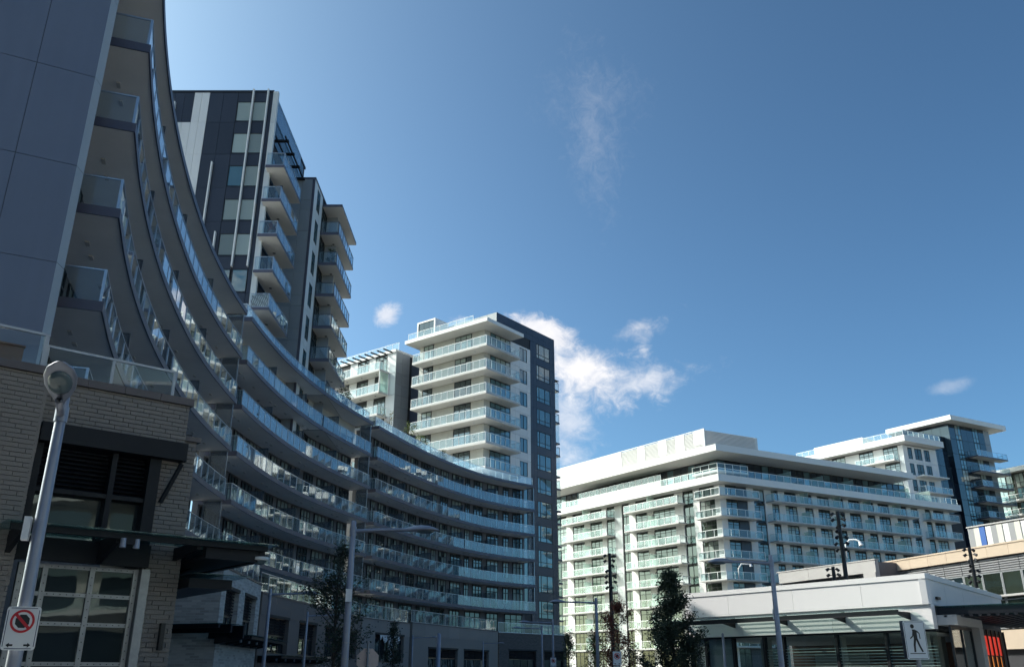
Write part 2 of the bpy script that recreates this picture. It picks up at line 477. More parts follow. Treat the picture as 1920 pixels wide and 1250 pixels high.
class Fr:
    """a vertical face: origin, direction along it, outward normal"""
    def __init__(self, o, u, toward=(0, 0)):
        self.o = Vector((o[0], o[1])); self.u = Vector((u[0], u[1])).normalized()
        n = Vector((self.u.y, -self.u.x))
        if n.dot(Vector((toward[0], toward[1])) - self.o) < 0: n = -n
        self.n = n; self.ang = math.atan2(self.u.y, self.u.x)

    def p(self, s, d, z):
        q = self.o + self.u * s + self.n * d
        return Vector((q.x, q.y, z))


CUBES = {}


def cube_mesh(mat):
    if mat not in CUBES:
        me = bpy.data.meshes.new('unit_' + mat)
        v = [(x - .5, y - .5, z - .5) for z in (0, 1) for x, y in ((0, 0), (1, 0), (1, 1), (0, 1))]
        me.from_pydata(v, [], [(0, 3, 2, 1), (4, 5, 6, 7), (0, 1, 5, 4), (1, 2, 6, 5), (2, 3, 7, 6), (3, 0, 4, 7)])
        me.materials.append(MATS[mat]); me.polygons.foreach_set('use_smooth', [False] * 6); me.update(); CUBES[mat] = me
    return CUBES[mat]


MANY = {'pane', 'brick', 'panel', 'slat', 'soffit_light', 'window', 'wall_pier'}


def cube(name, mat, parent, fr, s0, s1, d0, d1, z0, z1, tilt=None):
    c = fr.p((s0 + s1) / 2, (d0 + d1) / 2, (z0 + z1) / 2)
    rot = Matrix.Rotation(fr.ang, 4, 'Z')
    if tilt: rot = rot @ tilt
    mw = Matrix.Translation(c) @ rot @ Matrix.Diagonal((abs(s1 - s0), abs(d1 - d0), abs(z1 - z0), 1))
    if name in MANY and parent is not None:
        sz = sorted((abs(s1 - s0), abs(d1 - d0), abs(z1 - z0)))
        REG.setdefault((THING[parent], name), []).append((px_size(c, sz[2]), mw, mat, parent))
        return None
    return link(name, cube_mesh(mat), parent, mw)


def finish_pieces():
    """the pieces that show largest become objects, the rest of each kind one part"""
    for (th, name), L in REG.items():
        L.sort(key=lambda q: -q[0])
        rest = []
        for i, (sz, mw, mat, par) in enumerate(L):
            if i < LIMIT and sz >= 8.5: link(name, cube_mesh(mat), par, mw)
            else: rest.append((mw, mat))
        if rest:
            mats = sorted({m for _, m in rest}); mb = MB()
            for mw, mat in rest:
                mb.box8([mw @ Vector((x - .5, y - .5, z - .5)) for z in (0, 1) for x, y in ((0, 0), (1, 0), (1, 1), (0, 1))], mats.index(mat))
            o = mb.build('small_' + name, mats, th); o['kind'] = 'stuff'


def window(parent, fr, s0, s1, z0, z1, d, cols=2, rows=None, glass='window_glass', frame='black_frame', bar=0.06, blinds=0.0, name='window', blind_mat='window_blind'):
    """a framed window: frame mesh with one pane for each light. rows: heights of horizontal bars above z0"""
    mb = MB()
    zs = [z0] + [z0 + r for r in (rows or [])] + [z1]
    xs = [s0 + (s1 - s0) * i / cols for i in range(cols + 1)] if isinstance(cols, int) else [s0 + (s1 - s0) * c for c in cols]
    h = bar / 2
    for i, x in enumerate(xs):
        a, b = (x, x + bar) if i == 0 else ((x - bar, x) if i == len(xs) - 1 else (x - h, x + h))
        mb.fbox(fr, a, b, d - 0.05, d + 0.03, z0, z1)
    for j, z in enumerate(zs):
        a, b = (z, z + bar) if j == 0 else ((z - bar, z) if j == len(zs) - 1 else (z - h, z + h))
        for i in range(len(xs) - 1):
            mb.fbox(fr, xs[i] + (bar if i == 0 else h), xs[i + 1] - (bar if i == len(xs) - 2 else h), d - 0.045, d + 0.025, a, b)
    o = mb.build(name, frame, parent)
    drawn = random.random() < blinds
    for i in range(len(xs) - 1):
        for j in range(len(zs) - 1):
            g = blind_mat if (drawn and random.random() < 0.75) else glass
            cube('pane', g, o, fr, xs[i] + 0.01, xs[i + 1] - 0.01, d - 0.03, d - 0.01, zs[j] + 0.01, zs[j + 1] - 0.01)
    return o


def guard_run(mb, parent, pts, z, h, pane_w, glass, rail=0.045, post=0.035, gap=0.02, post_mi=0, rail_mi=0, posts=True, bottom=True):
    """a glass balustrade along pts (plan points): panes as pieces, rail and posts added to mb"""
    for a, b in zip(pts[:-1], pts[1:]):
        a = Vector(a[:2]); b = Vector(b[:2]); ln = (b - a).length
        if ln < 0.05: continue
        fr = Fr(a, b - a)
        n = max(1, round(ln / pane_w)); w = ln / n
        for i in range(n):
            cube('pane', glass, parent, fr, i * w + gap, (i + 1) * w - gap, -0.007, 0.007, z + 0.07, z + h - rail,
                 tilt=Matrix.Rotation(random.gauss(0, 0.006), 4, 'Z') @ Matrix.Rotation(random.gauss(0, 0.006), 4, 'X'))
        mb.fbox(fr, -0.01, ln + 0.01, -0.03, 0.03, z + h - rail, z + h, rail_mi)
        if bottom: mb.fbox(fr, 0, ln, -0.022, 0.022, z + 0.0, z + 0.06, rail_mi)
        if posts:
            for i in range(n + 1):
                x = min(max(i * w, post / 2), ln - post / 2)
                mb.fbox(fr, x - post / 2, x + post / 2, -0.02, 0.025, z + 0.06, z + h - rail, post_mi)


def balcony(parent, fr, s0, s1, depth, z, t=0.2, h=1.07, pane_w=1.2, slab='slab_edge', soffit='white_soffit', glass='guard_glass_pale', rail='white_rail',
            sides=(1, 1), d0=0.0, lights=2, name='balcony', rail_t=0.045, post=0.035, screens=()):
    poly = [fr.p(s0, d0, 0), fr.p(s1, d0, 0), fr.p(s1, depth, 0), fr.p(s0, depth, 0)]
    mb = MB(); mb.prism([(p.x, p.y) for p in poly], z, z + t, 0, 1)
    o = mb.build(name, [slab, soffit], parent)
    e = 0.06
    pts = []
    if sides[0]: pts.append(fr.p(s0 + e, d0 + 0.05, 0))
    pts += [fr.p(s0 + e, depth - e, 0), fr.p(s1 - e, depth - e, 0)]
    if sides[1]: pts.append(fr.p(s1 - e, d0 + 0.05, 0))
    g = MB(); guard_run(g, o, pts, z + t, h, pane_w, glass, rail=rail_t, post=post)
    g.build('guard_frame', rail, o)
    for i in range(lights):
        s = s0 + (s1 - s0) * (i + 0.5) / lights
        cube('soffit_light', 'alu_dark', o, fr, s - 0.09, s + 0.09, depth * 0.5 - 0.09, depth * 0.5 + 0.09, z - 0.04, z - 0.002)
    for s in screens:
        cube('partition_screen', 'pale_screen', o, fr, s - 0.012, s + 0.012, d0 + 0.03, depth - 0.15, z + t + 0.03, z + t + 1.9)
    return o


def corner_balcony(parent, poly, guard_pts, z, t=0.25, h=1.07, pane_w=1.2, slab='slab_edge', soffit='white_soffit', glass='guard_glass_pale', rail='white_rail', rail_t=0.045, post=0.035, lights=(), name='balcony'):
    mb = MB(); mb.prism(poly, z, z + t, 0, 1)
    o = mb.build(name, [slab, soffit], parent)
    g = MB(); guard_run(g, o, guard_pts, z + t, h, pane_w, glass, rail=rail_t, post=post)
    g.build('guard_frame', rail, o)
    for x, y in lights:
        cube('soffit_light', 'alu', o, Fr((x, y), (1, 0)), -0.09, 0.09, -0.09, 0.09, z - 0.04, z - 0.002)
    return o


def struct(name, mb, mats):
    o = mb.build(name, mats); o['kind'] = 'structure'; return o


H = 2.95


def ZK(k): return 1.6 + (2.2 + k) * H      # underside of the slab of level k: 8.09 ... 22.84 (roof, k = 5)

# ------------------------------------------------------------------ ground, road, pavements (below the frame, seen only in reflections)
def rect(mb, x0, x1, y0, y1, z, mi=0):
    mb.add([(x0, y0, z), (x1, y0, z), (x1, y1, z), (x0, y1, z)], [(0, 1, 2, 3)], mi)


mb = MB(); rect(mb, -2500, 2500, -2500, 3500, -0.02); struct('ground', mb, 'ground_far')
mb = MB(); rect(mb, -3.2, 4.6, -120, 112, 0.0); struct('road', mb, 'asphalt')
mb = MB(); mb.prism([(-60, -120), (-3.2, -120), (-3.2, 112), (-60, 112)], -0.01, 0.13); struct('pavement', mb, 'paving')
mb = MB(); mb.prism([(4.6, -120), (110, -120), (110, 112), (4.6, 112)], -0.01, 0.13); struct('plaza_pavement', mb, 'paving')
mb = MB()
for i in range(26): rect(mb, 0.62, 0.78, -40 + i * 6, -37 + i * 6, 0.004)
struct('road_marking', mb, 'road_paint')

# ------------------------------------------------------------------ the curved apartment building
CTRL = [(-11.51, 22.59), (-12.46, 25.18), (-13.46, 28.4), (-14.66, 33.0), (-15.61, 38.0), (-16.3, 42.3), (-16.78, 47.0), (-16.88, 51.4),
        (-16.86, 52.5), (-16.84, 57.0), (-16.55, 61.5), (-15.85, 66.7), (-14.95, 70.6), (-13.85, 74.5), (-12.80, 78.0),
        (-12.42, 79.24), (-11.0, 83.9), (-9.48, 88.2), (-7.54, 93.0), (-5.38, 97.4), (-3.0, 101.3), (-0.42, 104.5), (2.80, 107.1)]


def smooth_curve(pts, step=0.15):
    P = [Vector(p) for p in pts]
    for _ in range(2):                                  # take the reading noise out
        P = [P[0]] + [(P[i - 1] + P[i] * 4 + P[i + 1]) / 6 if (P[i+1]-P[i-1]).length > 6 else P[i] for i in range(1, len(P) - 1)] + [P[-1]]
    out = []
    for i in range(len(P) - 1):
        p0 = P[max(i - 1, 0)]; p1 = P[i]; p2 = P[i + 1]; p3 = P[min(i + 2, len(P) - 1)]
        t0, t1 = 0.0, (p1 - p0).length ** 0.5 or 1.0
        if i == 0: p0 = p1 * 2 - p2; t1 = (p1 - p0).length ** 0.5
        t2 = t1 + (p2 - p1).length ** 0.5
        if i == len(P) - 2: p3 = p2 * 2 - p1
        t3 = t2 + (p3 - p2).length ** 0.5
        for k in range(24):
            t = t1 + (t2 - t1) * k / 24
            a1 = p0 * ((t1 - t) / (t1 - t0)) + p1 * ((t - t0) / (t1 - t0))
            a2 = p1 * ((t2 - t) / (t2 - t1)) + p2 * ((t - t1) / (t2 - t1))
            a3 = p2 * ((t3 - t) / (t3 - t2)) + p3 * ((t - t2) / (t3 - t2))
            b1 = a1 * ((t2 - t) / (t2 - t0)) + a2 * ((t - t0) / (t2 - t0))
            b2 = a2 * ((t3 - t) / (t3 - t1)) + a3 * ((t - t1) / (t3 - t1))
            out.append(b1 * ((t2 - t) / (t2 - t1)) + b2 * ((t - t1) / (t2 - t1)))
    out.append(P[-1])
    return out


CURVE = smooth_curve(CTRL)
CUM = [0.0]
for a, b in zip(CURVE[:-1], CURVE[1:]): CUM.append(CUM[-1] + (b - a).length)


def cpt(s):
    s = min(max(s, 0), CUM[-1] - 1e-6)
    lo, hi = 0, len(CUM) - 1
    while hi - lo > 1:
        m = (lo + hi) // 2
        if CUM[m] <= s: lo = m
        else: hi = m
    f = (s - CUM[lo]) / (CUM[hi] - CUM[lo])
    return CURVE[lo].lerp(CURVE[hi], f)


def cfr(s):
    """frame at arc length s: along the curve, outward to the street"""
    p = cpt(s); t = (cpt(s + 0.8) - cpt(s - 0.8)).normalized()
    return Fr(p, t, toward=p + Vector((t.y, -t.x)))


def coff(s, d):
    f = cfr(s); q = f.p(0, d, 0); return Vector((q.x, q.y))


def s_near(p):
    p = Vector(p); return CUM[min(range(len(CURVE)), key=lambda i: (CURVE[i] - p).length)]


DEPTH = 1.95
sec = [(0.0, s_near((-16.88, 51.4)), 4), (s_near((-16.86, 52.5)), s_near((-12.8, 78.0)), 4), (s_near((-12.42, 79.24)), CUM[-1], 5)]

curved = thing('curved_apartment_building', 'long curved apartment building sweeping away with banded glass balconies', 'building', (-14, 45, 0))


def strip(samples, d0, d1, z0, z1):
    a = [coff(s, d0) for s in samples]; b = [coff(s, d1) for s in samples]
    return a + b[::-1]


def strip_mesh(mb, samples, d0, d1, z0, z1, mi=0, mi_b=0):
    a = [coff(s, d0) for s in samples]; b = [coff(s, d1) for s in samples]; n = len(samples)
    vs = [(p.x, p.y, z0) for p in a] + [(p.x, p.y, z0) for p in b] + [(p.x, p.y, z1) for p in a] + [(p.x, p.y, z1) for p in b]
    for i in range(n - 1):
        mb.add(vs, [(i, i + 1, n + i + 1, n + i)], mi_b)
        mb.add(vs, [(2 * n + i, 3 * n + i, 3 * n + i + 1, 2 * n + i + 1), (i, 2 * n + i, 2 * n + i + 1, i + 1), (n + i, n + i + 1, 3 * n + i + 1, 3 * n + i)], mi)
    mb.add(vs, [(0, n, 3 * n, 2 * n), (n - 1, 3 * n - 1, 4 * n - 1, 2 * n - 1)], mi)


for si, (sa, sb, units) in enumerate(sec):
    length = sb - sa
    npan = round(length / 1.25); pw = length / npan
    fine = [sa + length * i / (npan * 2) for i in range(npan * 2 + 1)]
    joints = [sa + pw * i for i in range(npan + 1)]
    # the wall of the section, behind the balconies
    wb = MB(); strip_mesh(wb, fine, -DEPTH - 0.35, -DEPTH, 5.2, ZK(5) - 0.02); wb.build('wall', 'dark_wall', curved)
    for k in range(-1, 6):
        z = ZK(k); top = z + 0.22
        roof = (k == 5)
        if k == -1: continue
        mbs = MB(); strip_mesh(mbs, fine, -DEPTH if not roof else -9.0, 0, z, top, 0, 0)
        slab = mbs.build('balcony' if not roof else 'roof_slab', 'soffit', curved)
        fb = MB(); strip_mesh(fb, fine, 0.003, 0.05, z - 0.03, top + 0.05)
        e0 = cfr(sa); fb.fbox(e0, -0.05, -0.003, -DEPTH + 0.02, 0.05, z - 0.03, top + 0.05)
        e1 = cfr(sb); fb.fbox(e1, 0.003, 0.05, -DEPTH + 0.02, 0.05, z - 0.03, top + 0.05)
        fb.build('fascia', 'fascia', slab)
        guard = (not roof) or si > 0
        inset = -0.05 if not roof else -0.40
        if guard:
            g = MB()
            if si == 0: guard_run(g, slab, [coff(sa + 0.04, -DEPTH + 0.05), coff(sa + 0.04, inset)], top, 1.05, 2.0, 'guard_glass_clear', rail=0.035, post=0.03)
            pts = ([coff(sa + 0.04, -DEPTH + 0.05)] if si else []) + [coff(min(max(s, sa + 0.04), sb - 0.04), inset) for s in joints] + ([coff(sb - 0.04, -DEPTH + 0.05)] if not roof else [])
            guard_run(g, slab, pts, top, 1.05 if not roof else 1.0, 1.25, 'guard_glass' if si == 0 else 'guard_glass_blue', rail=0.035, post=0.02, gap=0.012)
            # clamps half way up each joint
            for s in joints[1:-1]:
                f = cfr(s); g.fbox(f, -0.03, 0.03, inset - 0.01, inset + 0.03, top + 0.52, top + 0.58)
            if si == 0:       # stout end posts of the near section
                f = cfr(sa); g.fbox(f, 0.0, 0.07, inset - 0.04, inset + 0.03, top, top + 1.05)
                g.fbox(f, 0.0, 0.05, -DEPTH + 0.40, -DEPTH + 0.45, top, top + 1.0)
            g.build('guard_frame', 'alu', slab)
        if roof: continue
        # party screens between the flats
        for q in range(1, units):
            f = cfr(sa + length * q / units)
            b = cube('partition_screen', 'frosted', slab, f, -0.012, 0.012, -DEPTH + 0.04, -0.14, top + 0.03, top + 1.78)
            m2 = MB(); m2.fbox(f, -0.025, 0.025, -0.14, -0.10, top, top + 1.80); m2.fbox(f, -0.02, 0.02, -DEPTH + 0.04, -0.14, top + 1.78, top + 1.81)
            m2.build('screen_frame', 'alu_dark', slab)
        # full-height screen closing the far end
        f = cfr(sb - 0.1)
        cube('end_screen', 'frosted', slab, f, -0.012, 0.012, -1.12, -0.16, top + 0.02, z + H - 0.03)
        m2 = MB(); m2.fbox(f, -0.03, 0.03, -0.16, -0.10, top, z + H - 0.01); m2.fbox(f, -0.03, 0.03, -1.18, -1.12, top, z + H - 0.01)
        m2.fbox(f, -0.02, 0.02, -1.12, -0.16, z + H - 0.07, z + H - 0.012)
        m2.build('screen_frame', 'alu', slab)
        # soffit lights under this slab
        for q in range(units):
            for w_ in (0.28, 0.42, 0.74):
                f = cfr(sa + length * (q + w_) / units)
                cube('soffit_light', 'slab_edge', slab, f, -0.16, 0.16, -1.05, -0.93, z - 0.045, z - 0.003)
        # windows and doors of this level
        if k < 5:
            zf = top; zc = z + H
            for q in range(units):
                u0 = sa + length * q / units; ul = length / units
                for (a, b, sill, cols, rows) in ((0.06, 0.36, 0.05, 3, [2.0]), (0.46, 0.60, 0.75, 2, [1.25]), (0.70, 0.95, 0.05, 3, [2.0])):
                    mid = u0 + ul * (a + b) / 2; hw = ul * (b - a) / 2
                    f0 = cfr(mid); f = Fr(coff(mid, -DEPTH), f0.u, toward=coff(mid, 3))
                    window(slab, f, -hw, hw, zf + sill, zc - 0.12, 0.07, cols, rows, blinds=0.6, bar=0.075)
    if si == 1:        # pale band over the top-floor windows of the middle section
        ub = MB(); strip_mesh(ub, fine[6:], -DEPTH + 0.12, -DEPTH + 0.16, ZK(4) + 1.75, ZK(5) - 0.005); ub.build('pale_wall_band', 'beige_panel', curved)
    # level under k = 0: wall with windows behind the podium terrace
    for q in range(units):
        u0 = sa + length * q / units; ul = length / units
        if si == 0: continue
        for (a, b) in ((0.06, 0.36), (0.50, 0.92)):
            mid = u0 + ul * (a + b) / 2; hw = ul * (b - a) / 2
            f0 = cfr(mid); f = Fr(coff(mid, -DEPTH), f0.u, toward=coff(mid, 3))
            window(curved, f, -hw, hw, 5.5, ZK(0) - 0.1, 0.07, 3, [1.9], blinds=0.4, bar=0.075)

# plain podium wall under the near section
mb = MB(); mb.prism([(-12.6, 22.2), (-15.2, 39.9), (-19, 39.9), (-17, 22.2)], 0.13, 7.9); mb.build('podium_wall', 'dark_brick', curved)

# solid grey end wall at the near end, clad in large metal sheets
gu = Vector((0.893, 0.45)).normalized()
GW = Fr((-12.02, 20.85), -gu)
mb = MB()
back = Vector((-0.45, 0.893))
p0 = Vector((-12.02, 20.85)); p1 = Vector((-12.03, 21.28)); p2 = p1 + Vector((-3.0, 4.5)); p3 = p0 - gu * 9 + Vector((-3.0, 5.2)); p4 = p0 - gu * 9
sheet_t = 0.03
n_ = GW.n * sheet_t
mb.prism([(p0 - n_)[:], (p1.x - 0.03, p1.y), p2[:], p3[:], (p4 - n_)[:]], 0.13, 24.4)
mb.build('end_wall', 'joint_dark', curved)
ew = curved
zj = [0.2, 2.85, 5.8, 8.75, 11.70, 14.65, 17.60, 20.55, 23.5, 24.4]
for za, zb in zip(zj[:-1], zj[1:]):
    for sa_, sb_ in ((0.0, 1.50), (1.50, 3.9), (3.9, 6.3), (6.3, 9.0)):
        cube('panel', 'grey_panel', ew, GW, sa_ + (0.0 if sa_ == 0 else 0.008), sb_ - 0.008, -sheet_t + 0.001, 0.0, za + 0.008, zb - 0.008)
    rfr = Fr(p0, p1 - p0, toward=(5, 20))
    cube('panel', 'grey_return', ew, rfr, 0.004, 0.43, -0.029, 0.0, za + 0.008, zb - 0.008)

# ------------------------------------------------------------------ dark tower behind the curve
tower = thing('dark_tower', 'tall charcoal and white panelled tower with stacked corner balconies', 'building', (-24, 62, 0))
XR, YF = -19.15, 58.5
AF = Fr((XR, YF), (-1, 0), toward=(XR, 0))         # front, s grows to the left
AS = Fr((XR, YF), (0, 1), toward=(0, YF))          # side, s grows away
mb = MB(); mb.prism([(-34, YF + 0.06), (XR - 0.06, YF + 0.06), (XR - 0.06, 70), (-34, 70)], 18, 45.0)
mb.build('wall', 'joint_dark', tower)
tops = [45.15 - 2.95 * i for i in range(9)]
for i in range(8):
    zt, zb = tops[i], tops[i + 1]
    wz0, wz1 = zt - 2.83, zt - 1.02
    wz1 = zt - 1.02; wz0 = zt - 2.84
    # window columns with charcoal spandrels between
    for (a, b) in ((0.33, 1.50), (1.62, 2.76)):
        window(tower, AF, a, b, zt - 2.86, zt - 1.05 + 0.02, 0.0, 1, None, glass='teal_glass', bar=0.05, blinds=1.0 if i < 5 else 0.3, blind_mat='window_blind')
        cube('panel', 'charcoal_panel', tower, AF, a, b, -0.05, 0.0, zt - 1.01, zt - 0.01)
        cube('panel', 'charcoal_panel', tower, AF, a, b, -0.05, 0.0, zb + 0.01, zt - 2.88)
    cube('panel', 'charcoal_panel', tower, AF, 0.01, 0.30, -0.05, 0.0, zb + 0.012, zt - 0.012)
    for (a, b) in ((2.80, 3.95), (3.97, 5.06)):
        cube('panel', 'charcoal_panel', tower, AF, a, b, -0.05, 0.0, zb + 0.012, zt - 0.012)
    for (a, b) in ((5.08, 5.68), (5.70, 6.28)):
        cube('panel', 'white_panel', tower, AF, a, b, -0.05, 0.01, zb + 0.008, zt - 0.008)
    if i == 0:
        for (a, b) in ((6.30, 7.05), (7.07, 7.8), (7.82, 9.2)):
            cube('panel', 'charcoal_panel', tower, AF, a, b, -0.05, 0.0, zb + 0.012, zt - 0.012)
    else:
        for (a, b) in ((6.30, 6.95), (6.97, 7.6), (7.62, 8.3), (8.32, 9.2)):
            cube('panel', 'white_panel', tower, AF, a, b, -0.05, 0.01, zb + 0.008, zt - 0.008)
    for q in range(4):
        cube('panel', 'charcoal_panel', tower, AF, 9.22 + q * 1.4, 10.6 + q * 1.4, -0.05, 0.0, zb + 0.012, zt - 0.012)
# thin white fins
for s in (0.36, 1.53):
    for i in range(2):
        cube('fin', 'white_trim', tower, AF, s - 0.05, s + 0.05, 0.02, 0.28, 45.2 - 7.85 * (i + 1) + 0.03, 45.2 - 7.85 * i)
cube('fin', 'white_trim', tower, AF, 4.02, 4.12, 0.02, 0.28, 31.5, 38.45)
cube('fin', 'white_trim', tower, AF, 3.02, 3.12, 0.02, 0.28, 27.2, 32.4)
cube('fin', 'white_trim', tower, AF, 7.66, 7.76, 0.02, 0.28, 40.6, 44.0)
# white corner band
for i in range(9):
    zt = 45.1 - 2.95 * i
    cube('corner_band', 'pale_panel', tower, AF, -0.42, -0.02, -0.25, 0.04, zt - 2.93, zt)
# side wall: dark glazing above the terrace, grey panels and doors below
for q in range(7):
    for r_ in range(4):
        cube('panel', 'tower_glass', tower, AS, 0.4 + q * 1.5, 0.4 + q * 1.5 + 1.46, -0.04, 0.0, 41.3 + r_ * 0.95 + 0.02, 41.3 + r_ * 0.95 + 0.93)
for i in range(7):
    z = 37.6 - 2.95 * i
    window(tower, AS, 0.9, 3.4, z + 0.25, z + 2.6, 0.0, 3, None, glass='window_glass', bar=0.06)
    window(tower, AS, 4.2, 5.6, z + 0.25, z + 2.6, 0.0, 2, None, glass='window_glass', bar=0.06)
    for a, b in ((0.05, 0.85), (3.45, 4.15), (5.65, 8.0), (8.02, 10.5)):
        cube('panel', 'slate_panel', tower, AS, a, b, -0.05, 0.0, z + 0.01, z + 2.93)
for i in range(7):
    z = 37.6 - 2.95 * i
    AB = Fr((XR + 0.0, 57.75), (0, 1), toward=(0, 57.75))
    bal = balcony(tower, AB, 0.0, 5.55, 1.72, z, 0.24, 1.08, 1.1, slab='fascia', soffit='white_soffit', glass='guard_glass', rail='alu', lights=1, d0=0.28, rail_t=0.04, post=0.03)
    if i == 4:       # zebra-striped cloth tied inside the balustrade
        cl = MB(); bf = Fr((XR + 0.3, 57.90), (1, 0), toward=(XR, 50))
        cl.fbox(bf, 0.08, 1.25, -0.01, 0.01, z + 0.32, z + 1.22)
        c_ = cl.build('balcony_cover', 'zebra_light')
        tag(c_, 'zebra striped cloth cover tied to a tower balcony', 'cover')
        for q in range(9):
            st = MB(); x0 = 0.10 + q * 0.13
            pts_ = [(x0 + 0.05 * math.sin(j * 1.3 + q), z + 0.34 + 0.86 * j / 8) for j in range(9)]
            for (xa, za), (xb, zb2) in zip(pts_[:-1], pts_[1:]):
                st.add([bf.p(xa, 0.014, za), bf.p(xa + 0.06, 0.014, za), bf.p(xb + 0.06, 0.014, zb2), bf.p(xb, 0.014, zb2)], [(0, 1, 2, 3)])
            st.build('stripe', 'zebra_dark', c_)
# louvred sunshade over the top terrace
for j in range(4):
    cube('sunshade_slat', 'dark_steel', tower, AS, 0.9 + j * 1.9, 1.15 + j * 1.9, 0.02, 1.35, 41.05, 41.2)
for j in range(2):
    cube('sunshade_beam', 'dark_steel', tower, AS, 0.6, 8.0, 0.35 + j * 0.75, 0.45 + j * 0.75, 41.22, 41.36)
cube('terrace_screen', 'guard_glass', tower, AS, 0.3, 9.5, 0.05, 0.07, 43.3, 45.25)
rf = MB(); rf.prism([(-34.1, YF - 0.03), (XR + 0.05, YF - 0.03), (XR + 0.05, 70), (-34.1, 70)], 45.0, 45.22); rf.build('roof_cap', 'black_frame', tower)

# ------------------------------------------------------------------ grey tower behind the dark one
grey = thing('grey_tower', 'slim grey panelled tower with a roof canopy over its balconies', 'building', (-18, 72, 0))
XB, YB = -16.9, 65.4
BF = Fr((XB, YB), (-1, 0), toward=(XB, 0)); BS = Fr((XB, YB), (0, 1), toward=(0, YB))
mb = MB(); mb.prism([(-22, YB + 0.06), (XB - 0.06, YB + 0.06), (XB - 0.06, 80), (-22, 80)], 18, 41.2); mb.build('wall', 'joint_dark', grey)
for i in range(8):
    zt = 41.2 - 2.95 * i; zb = zt - 2.95
    for a, b in ((0.22, 1.1), (1.12, 2.2)):
        for za, zc in ((zb + 0.01, zb + 0.9), (zb + 0.92, zt - 0.01)):
            cube('panel', 'slate_panel', grey, BF, a, b, -0.05, 0.0, za, zc)
    cube('panel', 'fascia', grey, BF, 0.0, 0.2, -0.05, 0.02, zb + 0.01, zt - 0.01)
    cube('panel', 'pale_panel', grey, BS, 0.02, 1.1, -0.05, 0.0, zb + 0.01, zt - 0.01)
    window(grey, BS, 1.15, 2.15, zb + 0.6, zt - 0.35, -0.01, 2, [1.2], glass='teal_glass', bar=0.06)
    cube('panel', 'pale_panel', grey, BS, 1.15, 2.15, -0.05, 0.0, zb + 0.01, zb + 0.58)
    cube('panel', 'pale_panel', grey, BS, 1.15, 2.15, -0.05, 0.0, zt - 0.33, zt - 0.01)
    cube('panel', 'pale_panel', grey, BS, 2.2, 3.2, -0.05, 0.0, zb + 0.01, zt - 0.01)
    window(grey, BS, 3.25, 5.3, zb - 0.35, zt - 0.85, -0.01, 3, [1.9], glass='window_glass', bar=0.06)
    cube('panel', 'beige_panel', grey, BS, 5.35, 7.4, -0.05, 0.0, zb + 0.01, zt - 0.01)
    window(grey, BS, 7.45, 9.0, zb - 0.35, zt - 0.85, -0.01, 2, [1.9], glass='window_glass', bar=0.06)
    cube('panel', 'beige_panel', grey, BS, 9.05, 12.0, -0.05, 0.0, zb + 0.01, zt - 0.01)
    if i < 7:
        z = 37.55 - 2.95 * i
        BB = Fr((XB, 68.7), (0, 1), toward=(0, 68))
        balcony(grey, BB, 0.0, 7.3, 1.65, z, 0.24, 1.08, 1.05, slab='fascia', soffit='white_soffit', glass='guard_glass', rail='alu_dark', lights=2, d0=0.02, rail_t=0.04, post=0.03)
        cube('privacy_wall', 'slate_panel', grey, BB, 2.0, 2.12, 0.05, 1.0, z + 0.26, z + 2.9)
mb = MB(); mb.prism([(XB + 0.01, 68.7), (XB + 1.75, 68.7), (XB + 1.75, 76.2), (XB + 0.01, 76.2)], 40.35, 40.6, 0, 1); mb.build('roof_canopy', ['fascia', 'white_soffit'], grey)
mb = MB(); mb.prism([(-22, YB - 0.02), (XB + 0.04, YB - 0.02), (XB + 0.04, 80), (-22, 80)], 41.2, 41.38); mb.build('roof_cap', 'fascia', grey)

# ------------------------------------------------------------------ pale tower with wrap-round balconies and a navy block
pale = thing('balcony_tower', 'pale tower with white wrap-round balconies and a navy blue panelled side', 'building', (-3.0, 96.9, 0))
CU = Vector((0.612, 0.790)).normalized(); CV = Vector((-0.796, 0.605)).normalized()
CO = Vector((-3.0, 96.9)); CW = Vector((-3.33, 99.43))
PR = Fr(CW, CU); PL = Fr(CW, CV)
OR_ = Fr(CO, CU); OL_ = Fr(CO, CV)
mb = MB()
a_ = CW; b_ = CW + CU * 14.75; c_ = b_ + CV * 9; d_ = CW + CV * 10.7 + CU * 14; e_ = CW + CV * 10.7
sh = (CU * 0.06 + CV * 0.06)
mb.prism([(a_ + sh)[:], (b_ + CV * 0.06 - CU * 0.06)[:], (c_ - CU * 0.06)[:], d_[:], (e_ + CU * 0.06)[:]], 4.0, 40.7)
mb.build('wall', 'joint_dark', pale)
